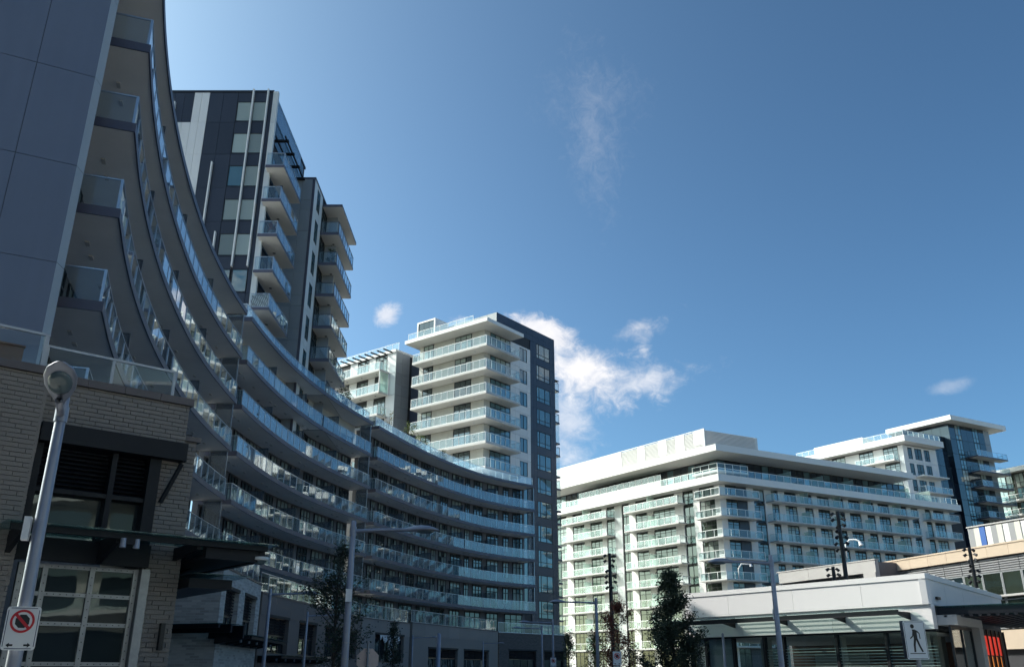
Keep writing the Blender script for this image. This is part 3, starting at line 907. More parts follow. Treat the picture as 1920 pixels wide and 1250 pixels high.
for i in range(11):
    z = 37.6 - 2.95 * i
    # left face, behind the balconies
    if i < 7:
        for a, b in ((0.02, 1.0), (1.02, 2.0), (4.72, 5.6), (5.62, 6.5), (6.52, 7.4), (7.42, 8.3), (10.05, 10.7)):
            cube('panel', 'beige_panel', pale, PL, a, b, -0.05, 0.0, z + 0.02, z + 2.93)
        window(pale, PL, 2.05, 4.68, z + 0.3, z + 2.9, 0.0, 3, [2.0], glass='window_glass', blinds=0.5, bar=0.06)
        window(pale, PL, 8.35, 10.0, z + 0.3, z + 2.9, 0.0, 2, [2.0], glass='window_glass', blinds=0.5, bar=0.06)
        cube('panel', 'beige_panel', pale, PR, 0.02, 1.1, -0.05, 0.0, z + 0.02, z + 2.93)
        window(pale, PR, 1.15, 5.05, z + 0.3, z + 2.9, 0.0, 4, [2.0], glass='teal_glass', blinds=0.3, bar=0.06)
    # right face: white panels with one window, then the navy block
    for a, b in ((5.10, 6.1), (6.12, 7.0), (8.55, 9.25)):
        for za, zb in ((z + 0.01, z + 0.95), (z + 0.97, z + 2.93)):
            cube('panel', 'white_panel', pale, PR, a, b, -0.05, 0.02, za, zb)
    for za, zb in ((z + 0.01, z + 0.95), (z + 2.74, z + 2.93)):
        cube('panel', 'white_panel', pale, PR, 7.02, 8.53, -0.05, 0.02, za, zb)
    window(pale, PR, 7.02, 8.53, z + 0.97, z + 2.72, 0.0, 2, None, glass='teal_glass', bar=0.05)
for i in range(13):
    z = 39.9 - 2.95 * i
    for a, b in ((9.27, 9.9), (9.92, 10.58), (13.62, 14.2), (14.22, 14.75)):
        for za, zb in ((z - 0.93, z - 0.01), (z + 0.01, z + 2.0)):
            cube('panel', 'navy_panel', pale, PR, a, b, -0.05, 0.015, za, zb)
    cube('panel', 'navy_panel', pale, PR, 10.6, 13.6, -0.05, 0.015, z - 0.93, z - 0.01)
    window(pale, PR, 10.6, 13.6, z + 0.01, z + 1.99, 0.0, [0, 0.18, 0.6, 1.0], [0.55] , glass='teal_glass', bar=0.06)
# penthouse band of the navy block
ph = Fr(CW + CU * 2.3, CU)
mb = MB(); q0 = CW + CU * 2.36; q1 = CW + CU * 14.69
mb.prism([(q0 + CV * 0.06)[:], (q1 + CV * 0.06)[:], (q1 + CV * 8)[:], (q0 + CV * 8)[:]], 40.7, 43.55); mb.build('penthouse', 'joint_dark', pale)
for q in range(10):
    for za, zb in ((41.92, 42.7), (42.72, 43.6)):
        cube('panel', 'navy_panel', pale, ph, q * 1.245 + 0.01, q * 1.245 + 1.235, -0.05, 0.015, za, zb)
phl = Fr(CW + CU * 2.3, CV)
for q in range(5):
    cube('panel', 'slate_panel', pale, phl, q * 1.4 + 0.01, q * 1.4 + 1.39, -0.05, 0.0, 41.2, 43.6)
for i in range(6):
    z = 37.6 - 2.95 * i
    p_ = [CO, CO + CU * 6.62, CO + CU * 6.62 - PR.n * 1.78, CW, CW + CV * 10.62, CO + CV * 12.06 - PL.n * 0.0]
    p_[4] = CO + CV * 12.06 - PL.n * 1.78
    e = 0.06
    g_ = [CO + CU * 6.56 - PR.n * 1.75, CO + CU * 6.56 - PR.n * e, CO - PR.n * e - PL.n * e, CO + CV * 12.0 - PL.n * e, CO + CV * 12.0 - PL.n * 1.75]
    li = [tuple(CO + CV * t - PL.n * 0.9) for t in (2.5, 6, 9.5)] + [tuple(CO + CU * 4 - PR.n * 0.9)]
    corner_balcony(pale, [tuple(q) for q in p_], g_, z, 0.26, 1.08, 1.0, lights=li, rail_t=0.05)
# roof slab and its parapet glass
p_ = [CO - CU * 0.3 - CV * 0.3, CO + CU * 6.9 - CV * 0.3, CO + CU * 6.9 + CV * 2.2, CW + CU * 2.0 + CV * 4.0, CO + CV * 13.2 + CU * 5, CO + CV * 13.2 - CU * 0.3]
mb = MB(); mb.prism([tuple(q) for q in p_], 40.55, 41.0, 0, 1); rs = mb.build('roof_slab', ['white_trim', 'white_soffit'], pale)
g = MB(); guard_run(g, rs, [CO + CV * 2.2 + CU * 0.1, CO + CV * 13.0 + CU * 0.1], 41.0, 0.95, 1.3, 'guard_glass_pale', rail=0.04); g.build('guard_frame', 'white_rail', rs)
bx = Fr(CO + CV * 12.4 + CU * 1.0, -CV)
mb = MB()
for s in (0.0, 2.9): mb.fbox(bx, s, s + 0.22, -2.4, 0, 41.0, 43.7)
mb.fbox(bx, 0.22, 2.9, -2.4, 0, 43.48, 43.7); mb.build('stair_box', 'white_trim', pale)
for q in range(3): cube('panel', 'tower_glass', pale, bx, 0.24 + q * 0.89, 1.10 + q * 0.89, -0.15, -0.1, 41.0, 43.46)
# small stacked balconies on the far side of the navy block
ff = Fr(CW + CU * 14.75, CV, toward=CW + CU * 30)
for i in range(7):
    z = 36.4 - 4.4 * i
    bb = balcony(pale, ff, 0.02, 2.6, 1.0, z, 0.2, 1.1, 1.0, slab='fascia', soffit='soffit', glass='guard_glass', rail='alu_dark', lights=0, d0=0.02)
    cube('pane', 'guard_glass_pale', bb, ff, 0.06, 2.5, 0.90, 0.92, z - 2.5, z - 0.05)
    cube('balcony_floor', 'fascia', bb, ff, 0.02, 2.6, 0.02, 0.98, z - 2.75, z - 2.55)
cube('sunshade_slat', 'dark_steel', pale, ff, 0.0, 1.5, 0.02, 1.0, 37.9, 38.0)

# lower wing to the left of it, with a trellis terrace
wing = thing('trellis_wing', 'low white wing beside the pale tower with a dark slatted trellis on top', 'building', (-15.0, 106.9, 0))
C2 = Vector((-15.0, 106.9)); WL_ = Fr(C2, CV); WR_ = Fr(C2, CU)
mb = MB(); mb.prism([(C2 + sh)[:], (C2 + CU * 12)[:], (C2 + CU * 12 + CV * 14)[:], (C2 + CV * 14)[:]], 8, 40.4); mb.build('wall', 'joint_dark', wing)
for i in range(5):
    z = 37.6 - 2.95 * i
    for a, b in ((0.02, 1.6), (3.8, 5.0), (7.2, 8.6)):
        cube('panel', 'white_panel', wing, WL_, a, b, -0.05, 0.0, z + 0.01, z + 2.93)
    window(wing, WL_, 1.65, 3.75, z + 0.2, z + 2.6, 0.0, 3, [1.95], blinds=0.4, bar=0.06)
    window(wing, WL_, 5.05, 7.15, z + 0.2, z + 2.6, 0.0, 3, [1.95], blinds=0.4, bar=0.06)
    for a, b in ((0.02, 1.2), (1.22, 2.5)):
        for za, zb in ((z + 0.01, z + 1.4), (z + 1.42, z + 2.93)):
            cube('panel', 'slate_panel', wing, WR_, a, b, -0.05, 0.0, za, zb)
    if i < 4:
        balcony(wing, WL_, 1.2, 9.5, 1.7, z, 0.22, 1.08, 1.0, rail_t=0.05, lights=3, d0=0.02)
# glazed frame joining two of its balconies
mb = MB()
for s in (1.2, 1.30):
    pass
mb.fbox(WL_, 1.10, 1.19, 0.05, 0.17, 34.7, 37.55); mb.fbox(WL_, 1.10, 1.19, 1.62, 1.75, 34.7, 37.55); mb.build('screen_frame', 'white_trim', wing)
cube('pane', 'pale_screen', wing, WL_, 1.13, 1.16, 0.18, 1.61, 34.9, 37.5)
rf = MB(); rf.prism([(C2 - CU * 0.2)[:], (C2 + CU * 12)[:], (C2 + CU * 12 + CV * 14)[:], (C2 - CU * 0.2 + CV * 14)[:]], 40.4, 40.75); rs = rf.build('roof_slab', 'white_trim', wing)
g = MB(); guard_run(g, rs, [C2 + CU * 0.4, C2 + CU * 0.4 + CV * 12], 40.75, 1.05, 1.2, 'guard_glass_pale', rail=0.04); g.build('guard_frame', 'white_rail', rs)
for q in range(8):
    cube('trellis_slat', 'dark_steel', wing, WL_, 0.6 + q * 1.15, 0.75 + q * 1.15, 0.02, 1.75, 40.35, 40.5)
cube('recess_wall', 'navy_panel', wing, Fr(C2 + CU * 2.6, -CV), 0.3, 5.5, -0.3, 0.0, 10, 40.3)

# both pushed back along the line of sight and scaled up about the camera
for t_, loc in ((pale, (-3.27, 105.62, 0)), (wing, (-16.35, 116.52, 0))):
    t_.location = loc; t_.scale = (1.09, 1.09, 1.09)

# ------------------------------------------------------------------ white mid-rise on the right
white = thing('white_apartment_block', 'white apartment block with a sharp corner and long rows of glass balconies', 'building', (38, 140, 0))
DL = Vector((-0.5902, 0.8073)); DR = Vector((0.8800, 0.4750))
DO = Vector((29.95, 125.9)); DW = Vector((30.4765, 128.2297))
FL = Fr(DW, DL); FR_ = Fr(DW, DR)
nL, nR = FL.n, FR_.n
mb = MB(); i0 = DW - nL * 0.1 - nR * 0.1
mb.prism([(DW + DR * 55 - nR * 0.3)[:], (DW + DR * 55 - nR * 14)[:], (DW + DL * 44 - nL * 14)[:], (DW + DL * 44 - nL * 0.3)[:], (DW - nL * 0.36 - nR * 0.36)[:]], 0.0, 27.5)
mb.build('wall', 'joint_dark', white)
left_piers = [(0.0, 1.0), (4.0, 5.25), (7.36, 9.08), (13.8, 15.2), (17.8, 19.26), (21.0, 22.76), (24.75, 25.9), (28.9, 30.5), (33.6, 35.3), (38.0, 40.0)]
right_piers = [(0.0, 1.15), (5.3, 6.6), (8.75, 10.2), (11.62, 12.93), (15.36, 17.07), (18.75, 19.89), (22.45, 23.95), (25.67, 26.82), (29.4, 30.88), (32.62, 33.63),
               (36.28, 37.98), (40.6, 41.66), (43.37, 45.2), (46.6, 47.35), (50.02, 51.54)]
LV = [25.5 - 2.95 * i for i in range(9)]
for fr, piers in ((FL, left_piers), (FR_, right_piers)):
    for a, b in piers:
        for z in LV:
            cube('panel', 'white_panel', white, fr, a + 0.004, b - 0.004, -0.3, 0.0, z + 0.012 - (0.0 if z > 3 else 0), z + 2.95 - 0.004 if z < 25 else 27.55)
left_wins = [(1.0, 4.0, 3, 'w'), (5.25, 7.36, 2, 'g'), (9.08, 13.8, 4, 'w'), (15.2, 17.8, 2, 'w'), (19.26, 21.0, 2, 'g'), (22.76, 24.75, 2, 'w'), (25.9, 28.9, 3, 'w'), (30.5, 33.6, 3, 'w'), (35.3, 38.0, 3, 'w')]
right_wins = [(1.15, 3.4, 2, 'w'), (6.6, 8.75, 2, 'w'), (10.2, 11.62, 2, 'w'), (12.93, 15.36, 3, 'w'), (17.07, 18.75, 2, 'w'), (19.89, 22.45, 3, 'w'), (23.95, 25.67, 2, 'w'), (26.82, 29.4, 3, 'w'),
              (30.88, 32.62, 2, 'w'), (33.63, 36.28, 3, 'w'), (37.98, 40.6, 3, 'w'), (41.66, 43.37, 2, 'w'), (45.2, 46.6, 1, 'w'), (47.35, 50.02, 3, 'w')]
for fr, wins in ((FL, left_wins), (FR_, right_wins)):
    for a, b, c, kind in wins:
        for z in LV:
            if kind == 'g':
                window(white, fr, a, b, z + 0.05, min(z + 2.95, 27.5), -0.22, c, [1.1], glass='green_window', bar=0.08)
            else:
                window(white, fr, a + 0.02, b - 0.02, z + 0.20, z + 2.90 if z < 25 else 27.4, -0.12, c, [2.05], glass='green_window' if fr is FL else 'window_glass', bar=0.07, blinds=0.3)
                cube('panel', 'charcoal_panel', white, fr, a + 0.02, b - 0.02, -0.28, -0.2, z + 2.92, z + 3.13 if z < 25 else 27.45)
for z in LV:
    cube('panel', 'charcoal_panel', white, FR_, 3.44, 5.28, -0.28, -0.1, z + 0.03, z + 2.92 if z < 25 else 27.45)
for z in LV[:8]:
    for a, b, scr in ((6.74, 18.74, (13.4,)), (22.84, 34.6, (29.0,))):
        balcony(white, FL, a, b, 1.8, z, 0.16, 1.08, 1.45, rail_t=0.075, post=0.075, lights=0, d0=0.004, screens=scr, glass='guard_glass_far')
    for a, b, scr in ((8.95, 41.3, (16.2, 23.2, 30.1, 37.1)), (44.4, 51.6, ())):
        balcony(white, FR_, a, b, 1.8, z, 0.16, 1.08, 1.5, rail_t=0.045, post=0.03, lights=0, d0=0.004, screens=scr, slab='mall_grey', soffit='soffit', glass='guard_glass_far')
    p_ = [DO + DL * 4.98, DO, DO + DR * 7.72, DO + DR * 7.72 - nR * 1.795, DW + nL * 0.004 + nR * 0.004, DO + DL * 4.98 - nL * 1.795]
    g_ = [DO + DL * 4.92 - nL * 1.7, DO + DL * 4.92 - nL * 0.06, DO - nL * 0.06 - nR * 0.06, DO + DR * 7.66 - nR * 0.06, DO + DR * 7.66 - nR * 1.7]
    corner_balcony(white, [tuple(q) for q in p_], g_, z, 0.16, 1.08, 1.45, rail_t=0.075, post=0.065, glass='guard_glass_far')
# parapet band, top storey set back, roof canopy
mb = MB()
mb.prism([(DO + DR * 54)[:], (DO + DR * 54 - nR * 6)[:], (DO - nL * 6 - nR * 6)[:], (DO + DL * 44 - nL * 6)[:], (DO + DL * 44)[:], tuple(DO)], 27.6, 28.62, 0, 1)
band = mb.build('parapet_band', ['white_trim', 'white_soffit'], white)
g = MB(); guard_run(g, band, [DO + DL * 40 - nL * 0.3, DO - nL * 0.3 - nR * 0.3, DO + DR * 53.6 - nR * 0.3], 28.62, 1.05, 1.45, 'guard_glass_far', rail=0.07, post=0.07); g.build('guard_frame', 'white_rail', band)
g = MB(); guard_run(g, band, [DO + DL * 33 - nL * 1.6, DO + DL * 13 - nL * 1.6], 29.9, 1.05, 1.45, 'guard_glass_far', rail=0.07, post=0.07); g.build('guard_frame', 'white_rail', band)
cube('planter_wall', 'beige_panel', band, Fr(DO, DL), 13.0, 33.0, -2.2, -1.55, 28.62, 29.9)
g = MB(); guard_run(g, band, [DO + DL * 6 - nL * 1.2, DO - nL * 1.2 - nR * 1.2, DO + DR * 7 - nR * 1.2], 29.6, 1.05, 1.45, 'guard_glass_far', rail=0.07, post=0.07); g.build('guard_frame', 'white_rail', band)
mb = MB(); mb.prism([tuple(DO + DL * 6 - nL * 1.15), tuple(DO - nL * 1.15 - nR * 1.15), tuple(DO + DR * 7 - nR * 1.15), tuple(DO + DR * 7 - nR * 3), tuple(DO - nL * 3 - nR * 3), tuple(DO + DL * 6 - nL * 3)], 29.3, 29.6); mb.build('upper_terrace', 'white_trim', band)
UW = DO - nL * 3.6 - nR * 3.6
UW = Vector((UW.x, UW.y))
UL = Fr(UW, DL); UR = Fr(UW, DR)
mb = MB(); mb.prism([(UW - nL * 0.1 - nR * 0.1)[:], (UW + DR * 42 - nR * 0.1)[:], (UW + DR * 42 - nR * 9)[:], (UW + DL * 40 - nL * 9)[:], (UW + DL * 40 - nL * 0.1)[:]], 28.62, 32.0); mb.build('top_storey', 'joint_dark', white)
for fr, n in ((UL, 26), (UR, 28)):
    for q in range(n):
        window(white, fr, q * 1.5 + 0.02, q * 1.5 + 1.48, 28.7, 31.9, -0.02, 1, [2.3], glass='tower_glass' if q % 3 else 'teal_glass', bar=0.07)
mb = MB()
mb.prism([(DO + DR * 42.5 + nR * 0.3)[:], (DO + DR * 42.5 - nR * 12)[:], (DO + DL * 44 - nL * 12)[:], (DO + DL * 44 + nL * 0.3)[:], (DO + nL * 0.3 + nR * 0.3)[:]], 32.0, 32.95, 0, 1)
mb.build('roof_canopy', ['white_trim', 'white_soffit'], white)
# rooftop plant enclosure with white louvres
PC = Vector((27.9, 129.8)); PFL = Fr(PC, DL); PFR = Fr(PC, DR)
PC = DO - nL * 1.9 - nR * 4.2; PFL = Fr(PC, DL); PFR = Fr(PC, DR)
mb = MB(); mb.prism([(PC - nL * 0.2 - nR * 0.2)[:], (PC + DR * 11 - nR * 0.2)[:], (PC + DR * 11 - nR * 8)[:], (PC + DL * 36 - nL * 8)[:], (PC + DL * 36 - nL * 0.2)[:]], 32.95, 36.5); mb.build('plant_room', 'pale_panel', white)
for j in range(17):
    z = 33.05 + j * 0.205
    cube('slat', 'white_trim', white, PFL, 0.3, 18.5, -0.19, -0.02, z, z + 0.09)
    cube('slat', 'white_trim', white, PFR, 0.3, 10.5, -0.19, -0.02, z, z + 0.09)
for a, b, za, zb in ((0.4, 2.2, 34.4, 36.5), (4.2, 6.0, 33.4, 36.5), (8.0, 9.8, 34.2, 36.5), (13.0, 14.6, 33.4, 36.5)):
    cube('panel', 'white_trim', white, PFL, a, b, -0.015, 0.012, za, zb)
cube('panel', 'white_panel', white, PFL, 18.6, 36, -0.19, 0.0, 32.97, 36.55)
cube('plant_coping', 'white_trim', white, PFL, 0.0, 36, -0.15, 0.03, 36.56, 36.66)
cube('plant_corner', 'white_trim', white, PFL, 0.0, 0.28, -0.19, 0.03, 32.97, 36.55)
cube('vent_grille', 'stripe_cream', white, PFL, 30.5, 33.0, 0.01, 0.03, 34.2, 35.3)
for s in (13.5, 20.34, 27.0, 33.63, 40.24, 45.54):
    cube('terrace_screen', 'pale_screen', white, FR_, s - 0.03, s + 0.03, -1.6, 1.3, 28.65, 30.6)

# ------------------------------------------------------------------ tower and step behind the white block
glass_t = thing('glass_tower', 'slate glass tower with a broad white roof slab and stacked balconies', 'building', (90, 172, 0))
E0 = Vector((84.9, 165.3)); EL = Fr(E0, DL); ER = Fr(E0, DR)
mb = MB(); mb.prism([(E0 - nL * 0.1 - nR * 0.1)[:], (E0 + DR * 12.4 - nR * 0.1)[:], (E0 + DR * 12.4 - nR * 12)[:], (E0 + DL * 12 - nL * 12)[:], (E0 + DL * 12 - nL * 0.1)[:]], 4, 46.9); mb.build('wall', 'joint_dark', glass_t)
for i in range(13):
    z = 43.95 - 2.95 * i
    for q in range(7):
        if q in (1, 4):
            window(glass_t, ER, q * 1.77 + 0.02, q * 1.77 + 1.75, z + 0.02, z + 2.92, 0.0, 2, [0.9], glass='teal_glass', bar=0.08, blinds=0.3)
        else:
            cube('panel', 'slate_panel' if q > 5 else 'tower_glass', glass_t, ER, q * 1.77 + 0.02, q * 1.77 + 1.75, -0.08, 0.0, z + 0.02, z + 2.92)
    for q in range(6):
        cube('panel', 'tower_glass', glass_t, EL, q * 1.7 + 0.02, q * 1.7 + 1.68, -0.08, 0.0, z + 0.02, z + 2.92)
for i in range(6):
    z = 40.6 - 2.95 * i
    balcony(glass_t, ER, 4.6, 14.0, 1.9, z, 0.22, 1.1, 1.5, slab='fascia', soffit='soffit', glass='guard_glass', rail='alu', lights=0, d0=0.003, rail_t=0.05, post=0.05)
mb = MB(); c0 = E0 + nL * 1.8 + nR * 1.8
mb.prism([c0[:], (E0 + DR * 15.5 + nR * 1.8)[:], (E0 + DR * 15.5 - nR * 12)[:], (E0 + DL * 12 - nL * 12)[:], (E0 + DL * 12 + nL * 1.8)[:]], 47.0, 47.95, 0, 1); mb.build('roof_slab', ['white_trim', 'white_soffit'], glass_t)

step = thing('stepped_white_wing', 'white stepped wing with a glass-railed roof slab beside the slate tower', 'building', (72, 162, 0))
S0 = Vector((71.6, 157.0)); SL = Fr(S0, DL); SR = Fr(S0, DR)
mb = MB(); mb.prism([(S0 - nL * 0.1 - nR * 0.1)[:], (S0 + DR * 9.2 - nR * 0.1)[:], (S0 + DR * 9.2 - nR * 12)[:], (S0 + DL * 24 - nL * 12)[:], (S0 + DL * 24 - nL * 0.1)[:]], 4, 40.7); mb.build('wall', 'joint_dark', step)
for i in range(5):
    z = 37.7 - 2.95 * i
    for a, b in ((0.02, 1.2), (2.4, 3.1), (5.0, 5.7), (7.2, 9.15)):
        cube('panel', 'white_panel', step, SR, a, b, -0.08, 0.0, z + 0.01, z + 2.93)
    for a, b, c in ((1.22, 2.38, 1), (3.12, 4.98, 2), (5.72, 7.18, 2)):
        window(step, SR, a, b, z + 0.5, z + 2.6, -0.03, c, [0.7], glass='green_window', bar=0.08, blinds=0.4)
        cube('panel', 'white_panel', step, SR, a, b, -0.08, 0.0, z + 0.01, z + 0.48); cube('panel', 'white_panel', step, SR, a, b, -0.08, 0.0, z + 2.62, z + 2.93)
    for a, b in ((0.02, 1.0), (4.0, 6.0), (9.0, 12.0), (15.0, 24.0)):
        cube('panel', 'white_panel', step, SL, a, b, -0.08, 0.0, z + 0.01, z + 2.93)
    for a, b, c in ((1.02, 3.98, 3), (6.02, 8.98, 3), (12.02, 14.98, 3)):
        window(step, SL, a, b, z + 0.2, z + 2.9, -0.03, c, [2.0], glass='window_glass', bar=0.08, blinds=0.4)
    if i < 3:
        balcony(step, SL, 1.0, 9.0, 1.7, z, 0.2, 1.08, 1.45, rail_t=0.07, post=0.06, lights=0, d0=0.003)
balcony(step, SR, 2.2, 9.6, 1.8, 31.8, 0.2, 1.08, 1.45, rail_t=0.06, post=0.05, lights=0, d0=0.003, soffit='soffit')
cube('canopy_slab', 'white_trim', step, SR, 2.4, 9.4, 0.003, 1.7, 34.9, 35.1)
mb = MB(); mb.prism([(S0 + nL * 1.7 + nR * 1.7)[:], (S0 + DR * 9.4 + nR * 1.7)[:], (S0 + DR * 9.4 - nR * 10)[:], (S0 + DL * 24 - nL * 10)[:], (S0 + DL * 24 + nL * 1.7)[:]], 40.8, 41.9, 0, 1); rs = mb.build('roof_slab', ['white_trim', 'white_soffit'], step)
g = MB(); guard_run(g, rs, [S0 + DL * 22 + nL * 1.3, S0 + nL * 1.3 + nR * 1.3, S0 + DR * 9 + nR * 1.3], 41.9, 1.1, 1.45, 'guard_glass_pale', rail=0.07, post=0.06); g.build('guard_frame', 'white_rail', rs)
mb = MB(); q0 = S0 + DL * 9 - nL * 2; mb.prism([q0[:], (q0 - nL * 5)[:], (q0 - nL * 5 + DL * 11)[:], (q0 + DL * 11)[:]], 41.9, 44.2); mb.build('roof_house', 'white_trim', step)
# dark glazed link between the wing and the tower
LK = Fr(S0 + DR * 9.2, DR)
mb = MB(); mb.prism([(S0 + DR * 9.22 - nR * 2.2)[:], (S0 + DR * 20 - nR * 2.2)[:], (S0 + DR * 20 - nR * 10)[:], (S0 + DR * 9.22 - nR * 10)[:]], 4, 44.5); mb.build('link_wall', 'joint_dark', step)
for i in range(13):
    z = 41.5 - 2.95 * i
    for q in range(5):
        cube('panel', 'tower_glass', step, LK, q * 1.7 + 0.05, q * 1.7 + 1.7, -2.15, -2.05, z + 0.02, z + 2.92)

far = thing('far_white_building', 'white roofed glass building cut off by the right edge of the photo', 'building', (110, 182, 0))
F0 = Vector((100.5, 187.0)); FF = Fr(F0, (0.46, -0.89))
mb = MB(); mb.prism([(F0 - FF.n * 0.1)[:], (F0 + FF.u * 24 - FF.n * 0.1)[:], (F0 + FF.u * 24 - FF.n * 12)[:], (F0 - FF.n * 12)[:]], 0, 40.2); mb.build('wall', 'joint_dark', far)
for i in range(9):
    z = 37.2 - 2.95 * i
    for q in range(12):
        window(far, FF, q * 2 + 0.05, q * 2 + 1.95, z + 0.05, z + 2.9, -0.03, 2, [1.0], glass='green_window' if q % 2 else 'teal_glass', bar=0.09, blinds=0.3)
    if i in (1, 2, 3):
        balcony(far, FF, -1.0, 20.0, 1.9, z, 0.3, 1.1, 1.6, rail_t=0.08, post=0.06, lights=0, d0=0.003)
mb = MB(); mb.prism([(F0 - FF.u * 2 + FF.n * 1.5)[:], (F0 + FF.u * 26 + FF.n * 1.5)[:], (F0 + FF.u * 26 - FF.n * 12)[:], (F0 - FF.u * 2 - FF.n * 12)[:]], 40.3, 41.2, 0, 1); mb.build('roof_slab', ['white_trim', 'white_soffit'], far)

# ------------------------------------------------------------------ white pavilion in the plaza
pav = thing('white_pavilion', 'low white pavilion with deep fascia, glass canopy and glazed front', 'building', (16, 42, 0))
GO = Vector((15.85, 34.71)); GLd = Vector((-0.618, 0.786)).normalized(); GRd = Vector((0.626, 0.780)).normalized()
GL = Fr(GO, GLd); GR = Fr(GO, GRd)
gL, gR = GL.n, GR.n
mb = MB(); mb.prism([(GO - gL * .25 - gR * .25)[:], (GO + GRd * 13.3 - gR * .25)[:], (GO + GRd * 13.3 + GLd * 12 )[:], (GO + GLd * 12.1 - gL * .25)[:]], 3.2, 4.98); mb.build('roof', 'joint_dark', pav)
for fr, joints in ((GL, (0.0, 2.75, 6.0, 9.5, 12.1)), (GR, (0.0, 2.7, 5.6, 8.5, 11.2, 13.3))):
    for a, b in zip(joints[:-1], joints[1:]):
        cube('panel', 'white_panel', pav, fr, a + (0.006 if a else 0.0), b - 0.006, -0.24, 0.0, 4.05, 4.985)
for fr, joints in ((GL, (0.0, 4.3, 8.9, 12.1)),):
    for a, b in zip(joints[:-1], joints[1:]):
        cube('panel', 'white_panel', pav, fr, a + 0.006, b - 0.006, -0.40, -0.12, 3.16, 4.04)
cube('coping', 'white_trim', pav, GL, -0.04, 12.14, -0.3, 0.05, 4.99, 5.19)
cube('coping', 'white_trim', pav, GR, 0.055, 13.34, -0.3, 0.05, 4.99, 5.19)
cube('wall_light', 'black_frame', pav, GR, 1.05, 1.50, 0.0, 0.09, 4.28, 4.38)
# glazing of the front
cube('head_frame', 'black_frame', pav, GL, 0.0, 12.1, -0.42, -0.18, 3.08, 3.155)
bays = [0.0, 2.1, 4.3, 6.9, 7.9, 9.6, 11.2, 12.1]
for a, b in zip(bays[:-1], bays[1:]):
    cube('mullion', 'black_frame', pav, GL, b - 0.06, b + 0.06, -0.42, -0.22, 0.13, 3.08)
    cube('pane', 'shop_glass', pav, GL, a + 0.06, b - 0.06, -0.33, -0.31, 0.14, 3.07)
for j in range(9):
    cube('frost_band', 'frost_band', pav, GL, 0.1, 7.8, -0.305, -0.300, 1.62 + j * 0.115, 1.62 + j * 0.115 + 0.028)
cube('shutter_wall', 'slate_panel', pav, GL, 9.7, 12.0, -0.5, -0.43, 0.13, 3.1)
# inside: floor, ceiling, rear walls, columns
mb = MB(); mb.prism([(GO + GRd * 1 + GLd * .6)[:], (GO + GRd * 12.8 + GLd * .6)[:], (GO + GRd * 12.8 + GLd * 11.5)[:], (GO + GRd * 1 + GLd * 11.5)[:]], 0.131, 0.16); mb.build('floor', 'paving', pav)
mb = MB(); mb.prism([(GO + GRd * 0.6 + GLd * .6)[:], (GO + GRd * 12.4 + GLd * .6)[:], (GO + GRd * 12.4 + GLd * 11.5)[:], (GO + GRd * 0.6 + GLd * 11.5)[:]], 3.05, 3.15); mb.build('ceiling', 'white_soffit', pav)
cube('rear_wall', 'interior_brown', pav, Fr(GO + GRd * 12.5, GLd), 0.4, 12.0, -0.2, 0.0, 0.13, 3.2)
cube('inner_wall', 'interior_pale', pav, Fr(GO + GRd * 6.5, GLd), 5.2, 8.0, -0.2, 0.0, 0.13, 2.5)
cube('inner_wall', 'wood', pav, Fr(GO + GRd * 5.0, GLd), 3.2, 6.0, -0.2, 0.0, 0.13, 1.9)
for a, b in ((1.6, 0.9), (1.6, 4.6), (1.6, 8.4), (5.0, 1.2)):
    cube('column', 'interior_pale', pav, Fr(GO + GRd * a + GLd * b, GLd), -0.18, 0.18, -0.18, 0.18, 0.14, 3.2)
# right-hand face: portal frame, glazing, red shopfront
cube('portal', 'mall_grey', pav, GR, 0.4, 4.4, 0.05, 0.8, 3.30, 3.66)
cube('portal_leg', 'mall_grey', pav, GR, 3.7, 4.4, 0.05, 0.8, 0.13, 3.29)
window(pav, GR, 0.4, 3.68, 0.14, 3.28, 0.5, 2, None, glass='shop_glass', bar=0.1)
cube('shopfront', 'joint_dark', pav, GR, 4.5, 9.0, 0.1, 0.6, 0.13, 3.3)
for j in range(4):
    cube('red_sign_panel', 'red_panel', pav, GR, 4.7 + j * 0.8, 5.45 + j * 0.8, 0.605, 0.65, 2.30, 3.05)
    cube('orange_stripe', 'orange_panel', pav, GR, 4.95 + j * 0.8, 5.20 + j * 0.8, 0.605, 0.65, 0.3, 2.25)
for j in range(6):
    cube('mullion', 'black_frame', pav, GR, 4.64 + j * 0.8, 4.70 + j * 0.8, 0.66, 0.72, 0.13, 3.3)
# canopy along the front: steel channel, tapered brackets, green glass sheets with frit lines
cube('canopy_beam', 'dark_steel', pav, GL, 0.7, 12.6, 1.02, 1.12, 3.66, 3.84)
for q in range(5):
    s = 0.9 + q * 2.8
    mb = MB()
    a0 = GL.p(s - 0.04, -0.1, 0); a1 = GL.p(s + 0.04, -0.1, 0); b0 = GL.p(s - 0.04, 1.01, 0); b1 = GL.p(s + 0.04, 1.01, 0)
    mb.box8([(a0.x, a0.y, 3.52), (a1.x, a1.y, 3.52), (b1.x, b1.y, 3.74), (b0.x, b0.y, 3.74), (a0.x, a0.y, 3.80), (a1.x, a1.y, 3.80), (b1.x, b1.y, 3.80), (b0.x, b0.y, 3.80)])
    mb.build('canopy_bracket', 'dark_steel', pav)
    if s < 12: cube('canopy_glass', 'canopy_clear', pav, GL, s - 0.2 if q == 0 else s + 0.02, min(s + 2.78, 12.5), -0.05, 1.25, 3.86, 3.875)
for j in range(7):
    cube('frit_bar', 'frost_band', pav, GL, 0.7, 12.5, 0.05 + j * 0.15, 0.11 + j * 0.15, 3.877, 3.882)
